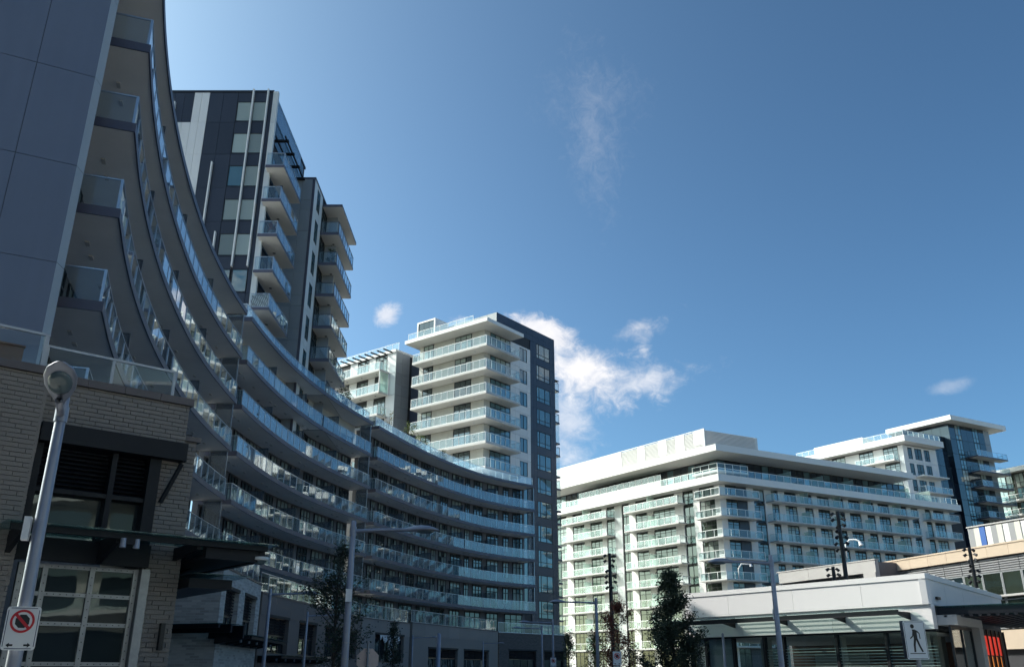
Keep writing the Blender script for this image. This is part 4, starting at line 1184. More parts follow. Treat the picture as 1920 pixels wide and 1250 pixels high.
# wide canopy to the right of the corner
mb = MB()
q0 = GO + gR * 0.1 + GRd * 0.2
cf = Fr(q0, GRd)
mb.fbox(cf, 0.2, 12, 5.0, 5.12, 3.72, 3.95); mb.build('canopy_beam', 'dark_steel', pav)
for q in range(7):
    cube('canopy_bracket', 'dark_steel', pav, cf, 0.3 + q * 1.8, 0.42 + q * 1.8, 0.02, 4.99, 3.66, 3.92)
for j in range(16):
    cube('canopy_slat', 'dark_steel', pav, cf, 0.2, 12, 0.25 + j * 0.3, 0.37 + j * 0.3, 3.58, 3.65)
for q in range(5):
    cube('canopy_glass', 'green_glass', pav, cf, 0.2 + q * 2.4, 2.58 + q * 2.4, 0.0, 5.3, 3.965, 3.985)
for s, d in ((3.0, 2.6), (3.3, 3.6), (3.4, 4.3)):
    cube('canopy_light', 'white_trim', pav, cf, s, s + 0.14, d, d + 0.14, 3.42, 3.575)
for q in range(7):
    cube('roof_clip', 'white_rail', pav, GR, 1.5 + q * 1.5, 1.6 + q * 1.5, -0.1, 0.0, 5.192, 5.25)

# ------------------------------------------------------------------ stone-banded mall building behind the pavilion
mall = thing('mall_building', 'long mall building with sandy stone band over louvres and dark glazing', 'building', (40, 66, 0))
HA = Vector((31.79, 78.41)); HD = Vector((0.3127, -0.9498)).normalized(); HF = Fr(HA, HD)
mb = MB(); mb.prism([(HA - HF.n * 0.4)[:], (HA + HD * 40 - HF.n * 0.4)[:], (HA + HD * 40 - HF.n * 14)[:], (HA - HF.n * 14)[:]], 0.13, 10.4); mb.build('wall', 'joint_dark', mall)
for q in range(20):
    cube('panel', 'mall_stone', mall, HF, q * 2.0 + 0.01, q * 2.0 + 1.99, -0.4, 0.0, 9.66, 10.44)
cube('coping', 'mall_stone', mall, HF, -0.02, 40, -0.45, 0.06, 10.445, 10.55)
for q in range(22):
    s = q * 1.8 + 0.1
    window(mall, HF, s, s + 1.78, 4.6, 8.6, -0.30, 1, [1.35, 2.0], glass='green_window' if q % 4 else 'window_glass', frame='galv', bar=0.09)
    for j in range(6):
        cube('slat', 'stripe_grey', mall, HF, s + 0.02, s + 1.76, -0.36, -0.24, 8.64 + j * 0.165, 8.74 + j * 0.165)
cube('sill_band', 'mall_grey', mall, HF, 0, 40, -0.35, 0.25, 6.78, 6.92)
cube('sill_band', 'mall_stone', mall, HF, 0, 40, -0.35, 0.1, 3.2, 4.5)
GA = Vector((25.2, 85.4)); GB = Vector((30.3, 75.0)); HG = Fr(GA, GB - GA); gl_ = (GB - GA).length
mb = MB(); mb.prism([(GA - HG.n * 0.4)[:], (GB - HG.n * 0.4)[:], (GB - HG.n * 8)[:], (GA - HG.n * 8)[:]], 0.13, 10.3); mb.build('wall', 'dark_wall', mall)
for q in range(3):
    cube('panel', 'mall_grey', mall, HG, q * gl_ / 3 + 0.01, (q + 1) * gl_ / 3 - 0.01, -0.4, 0.0, 9.45, 10.42)
cube('coping', 'mall_grey', mall, HG, -0.2, gl_ + 0.05, -0.45, 0.05, 10.43, 10.52)
cube('pillar', 'mall_grey', mall, HG, gl_ - 1.3, gl_, -0.4, 0.12, 0.13, 9.44)
for q in range(4):
    window(mall, HG, q * 2.4 + 0.1, q * 2.4 + 2.3, 6.0, 9.3, -0.3, 2, [1.6], glass='green_window', bar=0.08)
pf = Fr(GB, HG.n * -1, toward=(60, 60))

fence = thing('striped_parapet', 'parapet of vertical blue, white and grey panels on the mall roof', 'parapet', (41, 76, 10.4))
JF = Fr((40.25, 78.2), (0.42, -0.908)); cols = ['stripe_grey', 'stripe_cream', 'blue_panel', 'white_panel', 'stripe_grey', 'stripe_cream', 'white_panel', 'stripe_grey', 'stripe_cream', 'white_panel', 'blue_panel', 'blue_panel', 'white_panel', 'stripe_grey', 'stripe_cream', 'white_panel', 'blue_panel', 'stripe_grey']
mb = MB(); mb.fbox(JF, -0.1, 14, -0.3, -0.06, 10.4, 13.5); mb.build('backing', 'mall_grey', fence)
for q in range(24):
    cube('panel', cols[q % len(cols)], fence, JF, q * 0.56, q * 0.56 + 0.53, -0.055, 0.02 + 0.03 * (q % 3), 11.6, 13.42)
cube('coping', 'mall_grey', fence, JF, -0.1, 14, -0.3, 0.12, 13.51, 13.62)

# ------------------------------------------------------------------ podium shops along the street
def shop(name, label, A, B, top, mat, wins, guard=True, canopy=None, cap='cap_metal', depth=7.0, panels=None, gh=1.05):
    t = thing(name, label, 'shop', ((A[0] + B[0]) / 2, (A[1] + B[1]) / 2, 0.13))
    A = Vector(A); B = Vector(B); fr = Fr(A, B - A, toward=(60, 40)); ln = (B - A).length
    # wall with window openings left free
    xs = [0.0]
    for a, b, z0, z1, c, lv in wins: xs += [a, b]
    xs.append(ln)
    mb = MB()
    for i in range(0, len(xs), 2): mb.fbox(fr, xs[i], xs[i + 1], -0.4, 0.0, 0.13, top)
    for a, b, z0, z1, c, lv in wins:
        mb.fbox(fr, a, b, -0.4, 0.0, z1, top)
        if z0 > 0.2: mb.fbox(fr, a, b, -0.4, 0.0, 0.13, z0)
    mb.fbox(fr, 0, 0.3, -depth, -0.4, 0.13, top); mb.fbox(fr, ln - 0.3, ln, -depth, -0.4, 0.13, top)
    mb.build('wall', mat, t)
    rb = MB(); rb.fbox(fr, 0.3, ln - 0.3, -depth, -0.41, top - 0.6, top - 0.45); rb.build('terrace_deck', 'paving', t)
    cube('parapet_cap', cap, t, fr, -0.05, ln + 0.05, -0.44, 0.05, top + 0.002, top + 0.09)
    for a, b, z0, z1, c, lv in wins:
        zl = z1 - lv
        window(t, fr, a + 0.01, b - 0.01, z0 + 0.01, zl, -0.28, c, None, glass='mirror_glass', bar=0.08)
        for q in range(max(1, c)):
            w_ = (b - a) / c
            n = max(2, int(lv / 0.13))
            for j in range(n):
                cube('slat', 'dark_steel', t, fr, a + q * w_ + 0.05, a + (q + 1) * w_ - 0.05, -0.30, -0.20, zl + 0.05 + j * lv / n, zl + 0.10 + j * lv / n, tilt=Matrix.Rotation(0.5, 4, 'X'))
        cube('louvre_back', 'joint_dark', t, fr, a + 0.01, b - 0.01, -0.36, -0.33, zl + 0.01, z1 - 0.01)
        cube('lintel', 'dark_steel', t, fr, a - 0.05, b + 0.05, -0.05, 0.04, z1 - 0.03, z1 + 0.12)
    if panels:
        n = max(1, round(ln / 2.4))
        for q in range(n):
            cube('panel', panels, t, fr, q * ln / n + 0.006, (q + 1) * ln / n - 0.006, 0.003, 0.025, top - 1.05, top - 0.02)
    if guard:
        g = MB(); guard_run(g, t, [fr.p(0.1, -0.2, 0), fr.p(ln - 0.1, -0.2, 0)], top + 0.09, gh, 1.35, 'guard_glass', rail=0.04, post=0.03); g.build('guard_frame', 'alu', t)
    if canopy:
        for (s0, s1, z, d) in canopy:
            cube('canopy_beam', 'dark_steel', t, fr, s0, s1, d - 0.1, d, z - 0.12, z)
            cube('canopy_beam', 'dark_steel', t, fr, s0, s1, 0.02, 0.12, z - 0.32, z)
            cube('canopy_glass', 'green_glass', t, fr, s0 - 0.1, s1 + 0.1, 0.02, d + 0.15, z + 0.02, z + 0.035)
            k = max(2, int((s1 - s0) / 1.5))
            for q in range(k + 1):
                s = s0 + (s1 - s0) * q / k
                mb = MB()
                pts = [fr.p(s - 0.04, 0.13, z - 0.32), fr.p(s + 0.04, 0.13, z - 0.32), fr.p(s + 0.04, d - 0.11, z - 0.10), fr.p(s - 0.04, d - 0.11, z - 0.10),
                       fr.p(s - 0.04, 0.13, z - 0.005), fr.p(s + 0.04, 0.13, z - 0.005), fr.p(s + 0.04, d - 0.11, z - 0.005), fr.p(s - 0.04, d - 0.11, z - 0.005)]
                mb.box8(pts); mb.build('canopy_bracket', 'dark_steel', t)
                if q < k:
                    lm = MB(); c = fr.p(s + (s1 - s0) / k / 2, d * 0.6, z); lm.tube([(c.x, c.y, z - 0.01), (c.x, c.y, z - 0.24)], 0.05, 8); lm.build('downlight', 'lamp_grey', t)
    return t, fr, ln


sh2, f2, l2 = shop('pale_brick_shop', 'pale brick corner shop with louvred openings and a dark glass canopy', (-12.85, 40.2), (-13.5, 48.9), 6.0, 'pale_brick',
                   [(0.9, 3.6, 3.3, 5.2, 3, 1.1), (4.9, 7.7, 3.3, 5.2, 3, 1.1)], canopy=[(-0.4, 8.5, 3.1, 1.6)])
# its gable towards the camera
gf = Fr((-12.85, 40.2), (-0.93, 0.36), toward=(-10, 0))
mb = MB()
for a, b, za, zb in ((0.02, 0.8, 0.13, 6.0), (3.2, 6, 0.13, 6.0), (0.8, 3.2, 5.35, 6.0), (0.8, 3.2, 0.13, 3.2)): mb.fbox(gf, a, b, -0.3, 0.02, za, zb)
mb.build('gable_wall', 'pale_brick', sh2)
window(sh2, gf, 0.82, 3.18, 3.21, 4.3, -0.15, 3, None, glass='mirror_glass')
for j in range(8): cube('slat', 'dark_steel', sh2, gf, 0.85, 3.15, -0.2, -0.1, 4.36 + j * 0.125, 4.41 + j * 0.125, tilt=Matrix.Rotation(0.5, 4, 'X'))
cube('louvre_back', 'joint_dark', sh2, gf, 0.82, 3.18, -0.28, -0.25, 4.32, 5.34)
cube('canopy_glass', 'green_glass', sh2, gf, -1.5, 6, 0.05, 1.9, 3.52, 3.535)
cube('canopy_beam', 'dark_steel', sh2, gf, -1.5, 6, 1.7, 1.8, 3.36, 3.51)
cube('canopy_beam', 'dark_steel', sh2, gf, -1.5, 6, 0.9, 1.0, 3.2, 3.51)
cube('canopy_beam', 'dark_steel', sh2, gf, -1.5, 6, 0.05, 0.15, 3.0, 3.51)

shop('brown_panel_shop', 'brown panelled shop row with louvred windows behind the leafy street tree', (-13.45, 49.0), (-11.75, 71.5), 5.6, 'brown_panel',
     [(1.2, 5.0, 2.6, 4.5, 4, 0.9), (7.0, 10.8, 2.6, 4.5, 4, 0.9), (12.8, 16.6, 2.6, 4.5, 4, 0.9), (18.4, 21.6, 2.6, 4.5, 3, 0.9)], canopy=[(0.2, 11.0, 2.45, 1.3)], panels='brown_panel')
s3b, f3b, l3b = shop('cloth_window_shop', 'grey stone shop with white cloth hanging in its wide window', (-11.7, 71.6), (-8.95, 80.8), 5.6, 'grey_stone', [(2.6, 8.4, 2.4, 4.55, 4, 0.25)], panels='grey_stone')
mb = MB()
for q in range(14):
    s = 3.4 + q * 0.28
    mb.add([f3b.p(s, 0.06 + 0.05 * math.sin(q * 2.1), 4.5), f3b.p(s + 0.3, 0.06 + 0.05 * math.sin(q * 2.1 + 2.1), 4.5),
            f3b.p(s + 0.3, 0.12 + 0.05 * math.sin(q * 1.7), 4.4 - 0.5 * abs(math.sin(q * 0.7)) - (1.3 if 5 < q < 9 else 0)), f3b.p(s, 0.12, 4.4 - 0.5 * abs(math.sin(q * 0.7 - .7)) - (1.1 if 5 < q < 9 else 0))], [(0, 1, 2, 3)])
o = mb.build('cloth_drape', 'cloth_white'); tag(o, 'crumpled white cloth hanging across the grey stone shop window', 'cloth')
sm = o.modifiers.new('thick', 'SOLIDIFY'); sm.thickness = 0.02
shop('smooth_stone_shop', 'smooth grey stone shopfront with two wide dark windows', (-8.75, 80.9), (-1.5, 98.8), 5.7, 'grey_stone', [(3.2, 9.4, 1.0, 3.7, 4, 0.8), (10.8, 16.9, 1.0, 3.7, 4, 0.8)], panels='grey_stone')
shop('dark_brick_shop', 'dark brick shopfront at the foot of the navy block', (-1.4, 98.9), (6.3, 107.6), 5.6, 'dark_brick', [(1.6, 6.2, 0.8, 3.9, 4, 0.9), (7.6, 11.2, 0.8, 3.9, 3, 0.9)])

# ------------------------------------------------------------------ near brick storefront on the left
store = thing('brick_storefront', 'brown brick storefront with a riveted steel window and dark glass canopy', 'shop', (-8, 16.5, 0.13))
SD = Vector((0.766, 0.643)).normalized()
SO = Vector((-6.64, 17.37)); SF = Fr(SO, SD, toward=(0, 0))


def bricks(parent, fr, s0, s1, z0, z1, d, bl=0.36, bh=0.084, th=0.10, j=0.011, skip=0.0):
    row = 0; z = z0
    while z < z1 - 0.02:
        zt = min(z + bh, z1)
        x = s0 - (0.0 if row % 3 == 0 else bl * (0.37 if row % 3 == 1 else 0.68))
        while x < s1:
            a = max(x, s0); b = min(x + bl, s1)
            if b - a > 0.03:
                pr = random.uniform(-0.004, 0.004)
                cube('brick', 'brick', parent, fr, a + j / 2, b - j / 2, d - th, d + pr, z + j / 2, zt - j / 2)
            x += bl
        z += bh; row += 1


mb = MB()
mb.fbox(SF, -6.5, -2.78, -3.0, 0.28, 0.13, 6.72)          # left pier, proud
mb.fbox(SF, -2.78, 0.0, -3.0, -0.06, 5.92, 6.72)           # over the opening
mb.fbox(SF, -0.42, 0.28, -3.0, -0.16, 0.13, 6.02)          # right pier
mb.build('brick_core', 'mortar', store)
bricks(store, SF, -6.5, -2.74, 0.2, 6.72, 0.32, th=0.06)
bricks(store, Fr(SF.p(-2.735, 0, 0).xy, -SF.n, toward=SF.p(0, 0, 0).xy), -0.32, 0.4, 3.0, 6.72, 0.0, bl=0.30, th=0.06)
bricks(store, SF, -2.70, 0.0, 5.92, 6.72, 0.0, th=0.07)
bricks(store, SF, -0.40, 0.28, 0.2, 6.02, -0.1, th=0.07, bl=0.36)
for s0, s1, d in ((-6.55, -2.70, 0.38), (-2.70, 0.06, 0.06)):
    n = 3 if s0 < -3 else 4
    for q in range(n):
        w_ = (s1 - s0) / n
        cube('parapet_cap', 'cap_metal', store, SF, s0 + q * w_ + 0.004, s0 + (q + 1) * w_ - 0.004, -0.5, d, 6.722, 6.87)
cube('parapet_cap', 'cap_metal', store, SF, -0.46, 0.34, -0.6, -0.05, 6.022, 6.12)
# dark steel header, louvres and upper glazing
cube('header', 'dark_steel', store, SF, -2.68, 0.02, -0.4, 0.16, 5.56, 5.91)
cube('jamb', 'dark_steel', store, SF, -2.68, -2.55, -0.6, -0.02, 3.5, 5.55)
cube('jamb', 'dark_steel', store, SF, -0.62, -0.40, -0.6, -0.02, 3.5, 5.55)
cube('mullion', 'dark_steel', store, SF, -1.32, -1.22, -0.5, -0.04, 3.5, 5.55)
cube('transom', 'dark_steel', store, SF, -2.54, -0.63, -0.48, -0.06, 4.68, 4.76)
cube('louvre_back', 'joint_dark', store, SF, -2.54, -0.63, -0.5, -0.45, 4.78, 5.54)
for a, b in ((-2.53, -1.33), (-1.21, -0.63)):
    for j in range(9):
        cube('slat', 'dark_steel', store, SF, a, b, -0.34, -0.22, 4.80 + j * 0.083, 4.83 + j * 0.083, tilt=Matrix.Rotation(0.55, 4, 'X'))
    cube('pane', 'mirror_glass', store, SF, a, b, -0.30, -0.28, 3.52, 4.67)
mb = MB()                                                   # diagonal knee under the header
k0 = SF.p(0.0, 0.0, 5.56); 
mb.box8([SF.p(-0.06, 0.10, 5.54), SF.p(0.02, 0.10, 5.54), SF.p(0.02, 0.18, 5.54), SF.p(-0.06, 0.18, 5.54),
         SF.p(-0.06, -0.12, 5.55), SF.p(0.02, -0.12, 5.55), SF.p(0.02, 0.14, 5.56), SF.p(-0.06, 0.14, 5.56)])
mb.tube([SF.p(-0.05, 0.12, 5.5), SF.p(-0.30, -0.08, 4.72)], 0.05, 4); mb.build('knee_brace', 'dark_steel', store)
# canopy: green glass on steel, wrapping past the corner
cube('fascia_beam', 'dark_steel', store, SF, -2.7, -0.4, -0.05, 0.10, 3.46, 3.86)
cube('canopy_beam', 'dark_steel', store, SF, -3.05, 1.45, 1.12, 1.22, 3.80, 3.90)
cube('canopy_beam', 'dark_steel', store, SF, 1.35, 1.45, -3.6, 1.11, 3.72, 3.90)
for s in (-2.9, -1.35, 0.1, 0.75):
    mb = MB(); lo = 3.46 if s < 0 else 3.40
    mb.box8([SF.p(s, 0.11 if s < 0 else -3.4, lo), SF.p(s + 0.08, 0.11 if s < 0 else -3.4, lo), SF.p(s + 0.08, 1.11, 3.74), SF.p(s, 1.11, 3.74),
             SF.p(s, 0.11 if s < 0 else -3.4, 3.88), SF.p(s + 0.08, 0.11 if s < 0 else -3.4, 3.88), SF.p(s + 0.08, 1.11, 3.88), SF.p(s, 1.11, 3.88)])
    mb.build('canopy_bracket', 'dark_steel', store)
for d in (-3.0, -2.0, -1.0, 0.0):
    cube('canopy_purlin', 'dark_steel', store, SF, 0.30, 1.22, d, d + 0.09, 3.67, 3.88)
for a, b, d0 in ((-3.15, -1.32, 0.0), (-1.30, 0.30, 0.0), (0.32, 1.60, -3.6)):
    cube('canopy_glass', 'green_glass', store, SF, a, b, d0, 1.38, 3.905, 3.925)
cube('canopy_soffit', 'dark_steel', store, SF, 0.285, 1.22, -3.45, 0.92, 3.60, 3.66)
cube('canopy_soffit', 'dark_steel', store, SF, 1.225, 1.345, -3.45, 0.92, 3.58, 3.86)
cube('canopy_soffit', 'dark_steel', store, SF, 0.285, 1.345, 0.925, 1.10, 3.60, 3.86)
# second, lower canopy round the corner
cube('canopy_beam', 'dark_steel', store, SF, 0.30, 1.15, -3.6, 0.4, 3.12, 3.30)
cube('canopy_glass', 'green_glass', store, SF, 0.30, 1.45, -3.6, 0.65, 3.36, 3.375)
# riveted steel window
mb = MB()
xs = [-2.50, -2.10, -1.30, -0.52]; zs = [0.2, 1.0, 1.75, 2.42, 2.92, 3.40]
for x in xs: mb.fbox(SF, x - 0.045, x + 0.045, -0.30, -0.18, 0.13, 3.44)
for z in zs:
    for a, b in zip(xs[:-1], xs[1:]): mb.fbox(SF, a + 0.046, b - 0.046, -0.295, -0.19, z - 0.035, z + 0.035)
win = mb.build('steel_window', 'galv', store)
rv = MB()
for z in zs:
    for q in range(18):
        s = -2.45 + q * 0.11; rv.fbox(SF, s - 0.008, s + 0.008, -0.188, -0.182, z - 0.008, z + 0.008)
for x in xs:
    for q in range(22):
        z = 0.3 + q * 0.14; rv.fbox(SF, x - 0.008, x + 0.008, -0.178, -0.172, z - 0.008, z + 0.008)
r_ = rv.build('rivet_rows', 'dark_steel', win); r_['kind'] = 'stuff'
for a, b in zip(xs[:-1], xs[1:]):
    for za, zb in zip(zs[:-1], zs[1:]):
        cube('pane', 'mirror_glass', win, SF, a + 0.04, b - 0.04, -0.25, -0.235, za + 0.03, zb - 0.03)
cube('steel_jamb', 'galv', store, SF, -0.46, -0.30, -0.35, -0.05, 0.13, 3.44)
cube('wall_light', 'black_frame', store, SF, 0.02, 0.10, -0.09, 0.02, 2.0, 2.48)
# terrace balustrade on the parapet
g = MB(); guard_run(g, store, [SF.p(-6.4, 0.05, 0), SF.p(-2.85, 0.05, 0)], 6.87, 0.72, 1.8, 'guard_glass_clear', rail=0.045, post=0.055)
guard_run(g, store, [SF.p(-2.85, 0.05, 0), SF.p(-2.85, -0.2, 0)], 6.87, 0.72, 1.8, 'guard_glass_clear', rail=0.045, post=0.055)
guard_run(g, store, [SF.p(-2.8, -0.22, 0), SF.p(-0.3, -0.22, 0)], 6.87, 0.60, 1.25, 'guard_glass_clear', rail=0.045, post=0.055); g.build('guard_frame', 'alu_mid', store)
mb = MB(); mb.fbox(SF, -6.4, 0.0, -6.5, -0.51, 6.3, 6.5); mb.build('terrace_deck', 'paving', store)
bxo = MB(); bxo.fbox(SF, -3.75, -3.15, -0.75, -0.35, 6.9, 7.36); bxo.fbox(SF, -3.77, -3.13, -0.77, -0.33, 7.365, 7.40)
bo = bxo.build('storage_chest', 'wood'); tag(bo, 'reddish wooden chest on the terrace above the brick storefront', 'chest')
# paired floodlight and dome camera
fl = thing('floodlight_pair', 'pair of small grey floodlights on the brick storefront canopy edge', 'light', SF.p(-1.2, 1.25, 3.7))
for s in (-1.28, -1.05):
    m = MB(); c = SF.p(s, 1.30, 3.74); m.tube([(c.x, c.y, 3.80), (c.x, c.y, 3.64)], [0.045, 0.055], 10); m.build('lamp_can', 'lamp_grey', fl)
m = MB(); m.fbox(SF, -1.24, -1.09, 1.23, 1.33, 3.70, 3.80); m.build('mount', 'dark_steel', fl)
dc = thing('dome_camera', 'white dome security camera under the right tip of the canopy', 'camera', SF.p(1.4, 1.0, 3.6))
c = SF.p(1.40, 1.05, 0)
m = MB(); m.tube([(c.x, c.y, 3.71), (c.x, c.y, 3.70), (c.x, c.y, 3.645), (c.x, c.y, 3.64)], [0.10, 0.15, 0.155, 0.10], 16); m.build('housing', 'sign_white', dc)
m = MB(); m.tube([(c.x, c.y, 3.64), (c.x, c.y, 3.60), (c.x, c.y, 3.57), (c.x, c.y, 3.555)], [0.11, 0.10, 0.07, 0.02], 14); m.build('dome', 'lens_dark', dc)

# ------------------------------------------------------------------ buildings behind the camera, seen mirrored in the shop glass
def mirrored_block(label, A, B, depth, h, wall, n_lv, balc):
    t = thing('facing_building', label, 'building', (A[0], A[1], 0))
    A = Vector(A); B = Vector(B); fr = Fr(A, B - A, toward=(-3, 8)); ln = (B - A).length
    mb = MB(); mb.fbox(fr, 0, ln, -depth, 0, 0.0, h); mb.build('wall', wall, t)
    n = int(ln / 4)
    for i in range(n_lv):
        z = 4.5 + i * 2.95
        for q in range(n):
            cube('window', 'window_glass', t, fr, q * 4 + 0.6, q * 4 + 3.4, -0.1, 0.02, z + 0.4, z + 2.5)
        if balc:
            cube('balcony', 'slab_edge', t, fr, 0.5, ln - 0.5, 0.02, 1.6, z - 0.1, z + 0.1)
            cube('balcony_glass', 'guard_glass', t, fr, 0.5, ln - 0.5, 1.5, 1.52, z + 0.12, z + 1.15)
    cube('ground_floor_glazing', 'window_glass', t, fr, 0.5, ln - 0.5, 0.003, 0.05, 0.3, 3.6)
    cube('parapet_cap', 'cap_metal', t, fr, -0.1, ln + 0.1, -0.5, 0.1, h + 0.002, h + 0.2)


mirrored_block('balconied block across the street, mirrored in the storefront window', (24, 8), (9, -60), 14, 24, 'beige_panel', 6, True)
mirrored_block('brick row continuing the left side of the street behind the viewer', (-9.5, 8), (-9.5, -70), 14, 9, 'dark_brick', 1, False)

# ------------------------------------------------------------------ street lamps
def street_lamp(label, x, y, arm_dir, h=4.6, arm=1.5, detail=True, box=True, hs=1.0, pitch=0.0):
    t = thing('street_lamp', label, 'street lamp', (x, y, 0.13), 'street lamps')
    m = MB(); m.tube([(x, y, 0.13), (x, y, 2.0), (x, y, h - 0.02), (x, y, h)], [0.080, 0.074, 0.056, 0.048], 16); m.build('pole', 'lamp_grey', t)
    m = MB(); m.tube([(x, y, 0.13), (x, y, 0.16), (x, y, 0.2)], [0.2, 0.2, 0.12], 16); m.build('base_plate', 'lamp_grey', t)
    d = Vector((arm_dir[0], arm_dir[1], 0)).normalized(); s = Vector((-d.y, d.x, 0))
    b = Vector((x, y, h - 0.22))
    m = MB(); m.tube([b + d * 0.06, b + d * 0.5 + Vector((0, 0, 0.03)), b + d * (arm - 0.1) + Vector((0, 0, 0.05))], [0.045, 0.038, 0.034], 10)
    m.tube([b - Vector((0, 0, 0.09)), b + Vector((0, 0, 0.09))], 0.072, 12); m.build('arm', 'lamp_grey', t)
    for zz in ((1.86, 2.16) if box else ()):
        m = MB(); m.tube([(x, y, zz), (x, y, zz + 0.018)], 0.0795, 16); m.build('band', 'galv', t)
    # head: flattened shell, widest towards its far end
    o = b + d * (arm - 0.14) + Vector((0, 0, 0.05))
    prof = [(0.0, 0.04, 0.04, 0.035), (0.06, 0.05, 0.055, 0.04), (0.16, 0.10, 0.085, 0.035), (0.30, 0.145, 0.10, 0.03), (0.46, 0.155, 0.09, 0.025), (0.58, 0.125, 0.06, 0.02), (0.66, 0.06, 0.03, 0.01), (0.70, 0.01, 0.004, 0.002)]
    n = 14; vs = []; fs = []
    dh = d * math.cos(pitch) + Vector((0, 0, math.sin(pitch))); uh = s.cross(dh) * -1 if s.cross(dh).z < 0 else s.cross(dh)
    prof = [(a * (0.6 + 0.4 * hs), w * hs, up * hs, dn * hs) for a, w, up, dn in prof]
    for (a, w, up, dn) in prof:
        for j in range(n):
            an = 2 * math.pi * j / n
            zz = math.sin(an) * (up if math.sin(an) > 0 else dn)
            vs.append(o + dh * a + s * (math.cos(an) * w) + uh * zz)
    for i in range(len(prof) - 1):
        for j in range(n): fs.append((i * n + j, i * n + (j + 1) % n, (i + 1) * n + (j + 1) % n, (i + 1) * n + j))
    m = MB(); m.add(vs, fs, 0, True); m.add(vs, [tuple(range(n))]); hd = m.build('lamp_head', 'lamp_grey', t)
    if detail:
        m = MB(); vs = []
        for k, (rw, rl, dz) in enumerate(((0.115, 0.185, -0.020), (0.110, 0.18, -0.045), (0.07, 0.12, -0.066), (0.01, 0.01, -0.072))):
            for j in range(16):
                an = 2 * math.pi * j / 16
                vs.append(o + dh * (0.40 + math.cos(an) * rl) + s * (math.sin(an) * rw * hs) + uh * (dz * hs))
        m.add(vs, [(i * 16 + j, i * 16 + (j + 1) % 16, (i + 1) * 16 + (j + 1) % 16, (i + 1) * 16 + j) for i in range(3) for j in range(16)], 0, True)
        m.build('lens', 'lens_dark', hd)
    if box:
        m = MB(); f = Fr((x, y), s.xy); m.fbox(f, -0.16, -0.09, -0.06, 0.06, 2.95, 3.2); m.build('control_box', 'sign_white', t)
    return t


street_lamp('tall grey street lamp leaning over the brick storefront, nearest of all', -5.2, 9.75, (0.37, -0.93), arm=0.42, hs=1.1, pitch=R(24))
street_lamp('grey street lamp in front of the leafy tree, arm reaching right', -3.34, 18.65, (1, 0.12), arm=1.25)
street_lamp('grey street lamp before the brown panelled shop, arm reaching right', -9.2, 34.6, (1, 0.1), arm=1.3, box=False)
street_lamp('grey street lamp just left of the leafy tree, its arm lost in the leaves', -10.7, 48.0, (1, 0.1), arm=1.3, detail=False, box=False)
street_lamp('grey street lamp in front of the white pavilion, arm reaching left', 7.05, 24.45, (-1, 0.05), arm=1.15)
street_lamp('grey street lamp beside the reddish tree, arm reaching left', 3.58, 38.95, (-1, 0), arm=1.45, box=False)
street_lamp('grey street lamp with no-stopping sign near the navy block', 2.42, 54.8, (-1, 0), arm=1.5, detail=False, box=False)
street_lamp('thin grey street lamp close behind the one carrying a small sign', 2.0, 62.0, (-1, 0), arm=1.5, detail=False, box=False)
street_lamp('small distant street lamp before the grey stone shop with cloth', -8.4, 78.3, (1, 0), arm=1.6, detail=False, box=False)
street_lamp('small distant street lamp before the smooth stone shopfront', -2.9, 93.5, (1, 0), arm=1.6, detail=False, box=False)
m = MB(); m.tube([(-5.86, 74.0, 0.13), (-5.86, 74.0, 4.5), (-5.86, 74.0, 4.58)], [0.2, 0.17, 0.05], 12); o = m.build('bare_pole', 'lamp_grey'); tag(o, 'thick bare grey pole in front of the smooth stone shopfront', 'pole')
m = MB(); m.tube([(9.55, 41.9, 0.13), (9.55, 41.9, 3.25), (9.55, 41.9, 3.3)], [0.07, 0.06, 0.02], 10); o = m.build('bare_pole', 'lamp_grey'); tag(o, 'slim grey pole at the left end of the pavilion glazing', 'pole')


def spot_mast(label, x, y, h, n, base=0.13):
    t = thing('spotlight_mast', label, 'light mast', (x, y, base), 'black spotlight masts')
    m = MB(); m.tube([(x, y, base), (x, y, h * 0.6), (x, y, h)], [0.16, 0.14, 0.11], 12); m.build('pole', 'black_frame', t)
    for j in range(n):
        z = h - 0.15 - j * 0.36; a = (j * 2.4) % 6.28
        for k in range(2):
            an = a + k * 2.6 + 0.4; d = Vector((math.cos(an), math.sin(an), 0))
            c = Vector((x, y, z)) + d * 0.32
            m = MB(); m.tube([Vector((x, y, z)) + d * 0.1, c], 0.03, 6)
            ax = (d + Vector((0, 0, -0.7))).normalized()
            m.tube([c - ax * 0.10, c - ax * 0.06, c + ax * 0.10, c + ax * 0.13], [0.05, 0.085, 0.095, 0.11], 10); m.build('spotlight', 'black_frame', t)


spot_mast('black mast hung with spotlights left of the dark conical tree', 6.9, 63.4, 9.5, 7)
spot_mast('tallest black spotlight mast against the long balcony rows', 20.3, 54.9, 11.0, 7)
spot_mast('black spotlight mast against the sandy stone band', 32.0, 62.5, 9.8, 7)
spot_mast('short black spotlight mast beside the tallest one', 20.4, 57.2, 7.9, 3)
m = MB(); m.tube([(27.9, 74.6, 10.5), (27.9, 74.6, 11.6), (28.15, 74.3, 11.95), (28.6, 74.0, 11.95), (28.8, 73.8, 11.75)], 0.07, 8)
m.tube([(28.8, 73.8, 11.75), (28.85, 73.75, 11.55), (28.87, 73.73, 11.45)], [0.10, 0.16, 0.2], 10); o = m.build('gooseneck_light', 'sign_white'); tag(o, 'white gooseneck light on the mall parapet', 'light')
m = MB(); m.tube([(20.5, 81.5, 9.4), (20.5, 81.5, 10.4), (20.75, 81.3, 10.8), (21.6, 81.0, 10.75)], 0.07, 8)
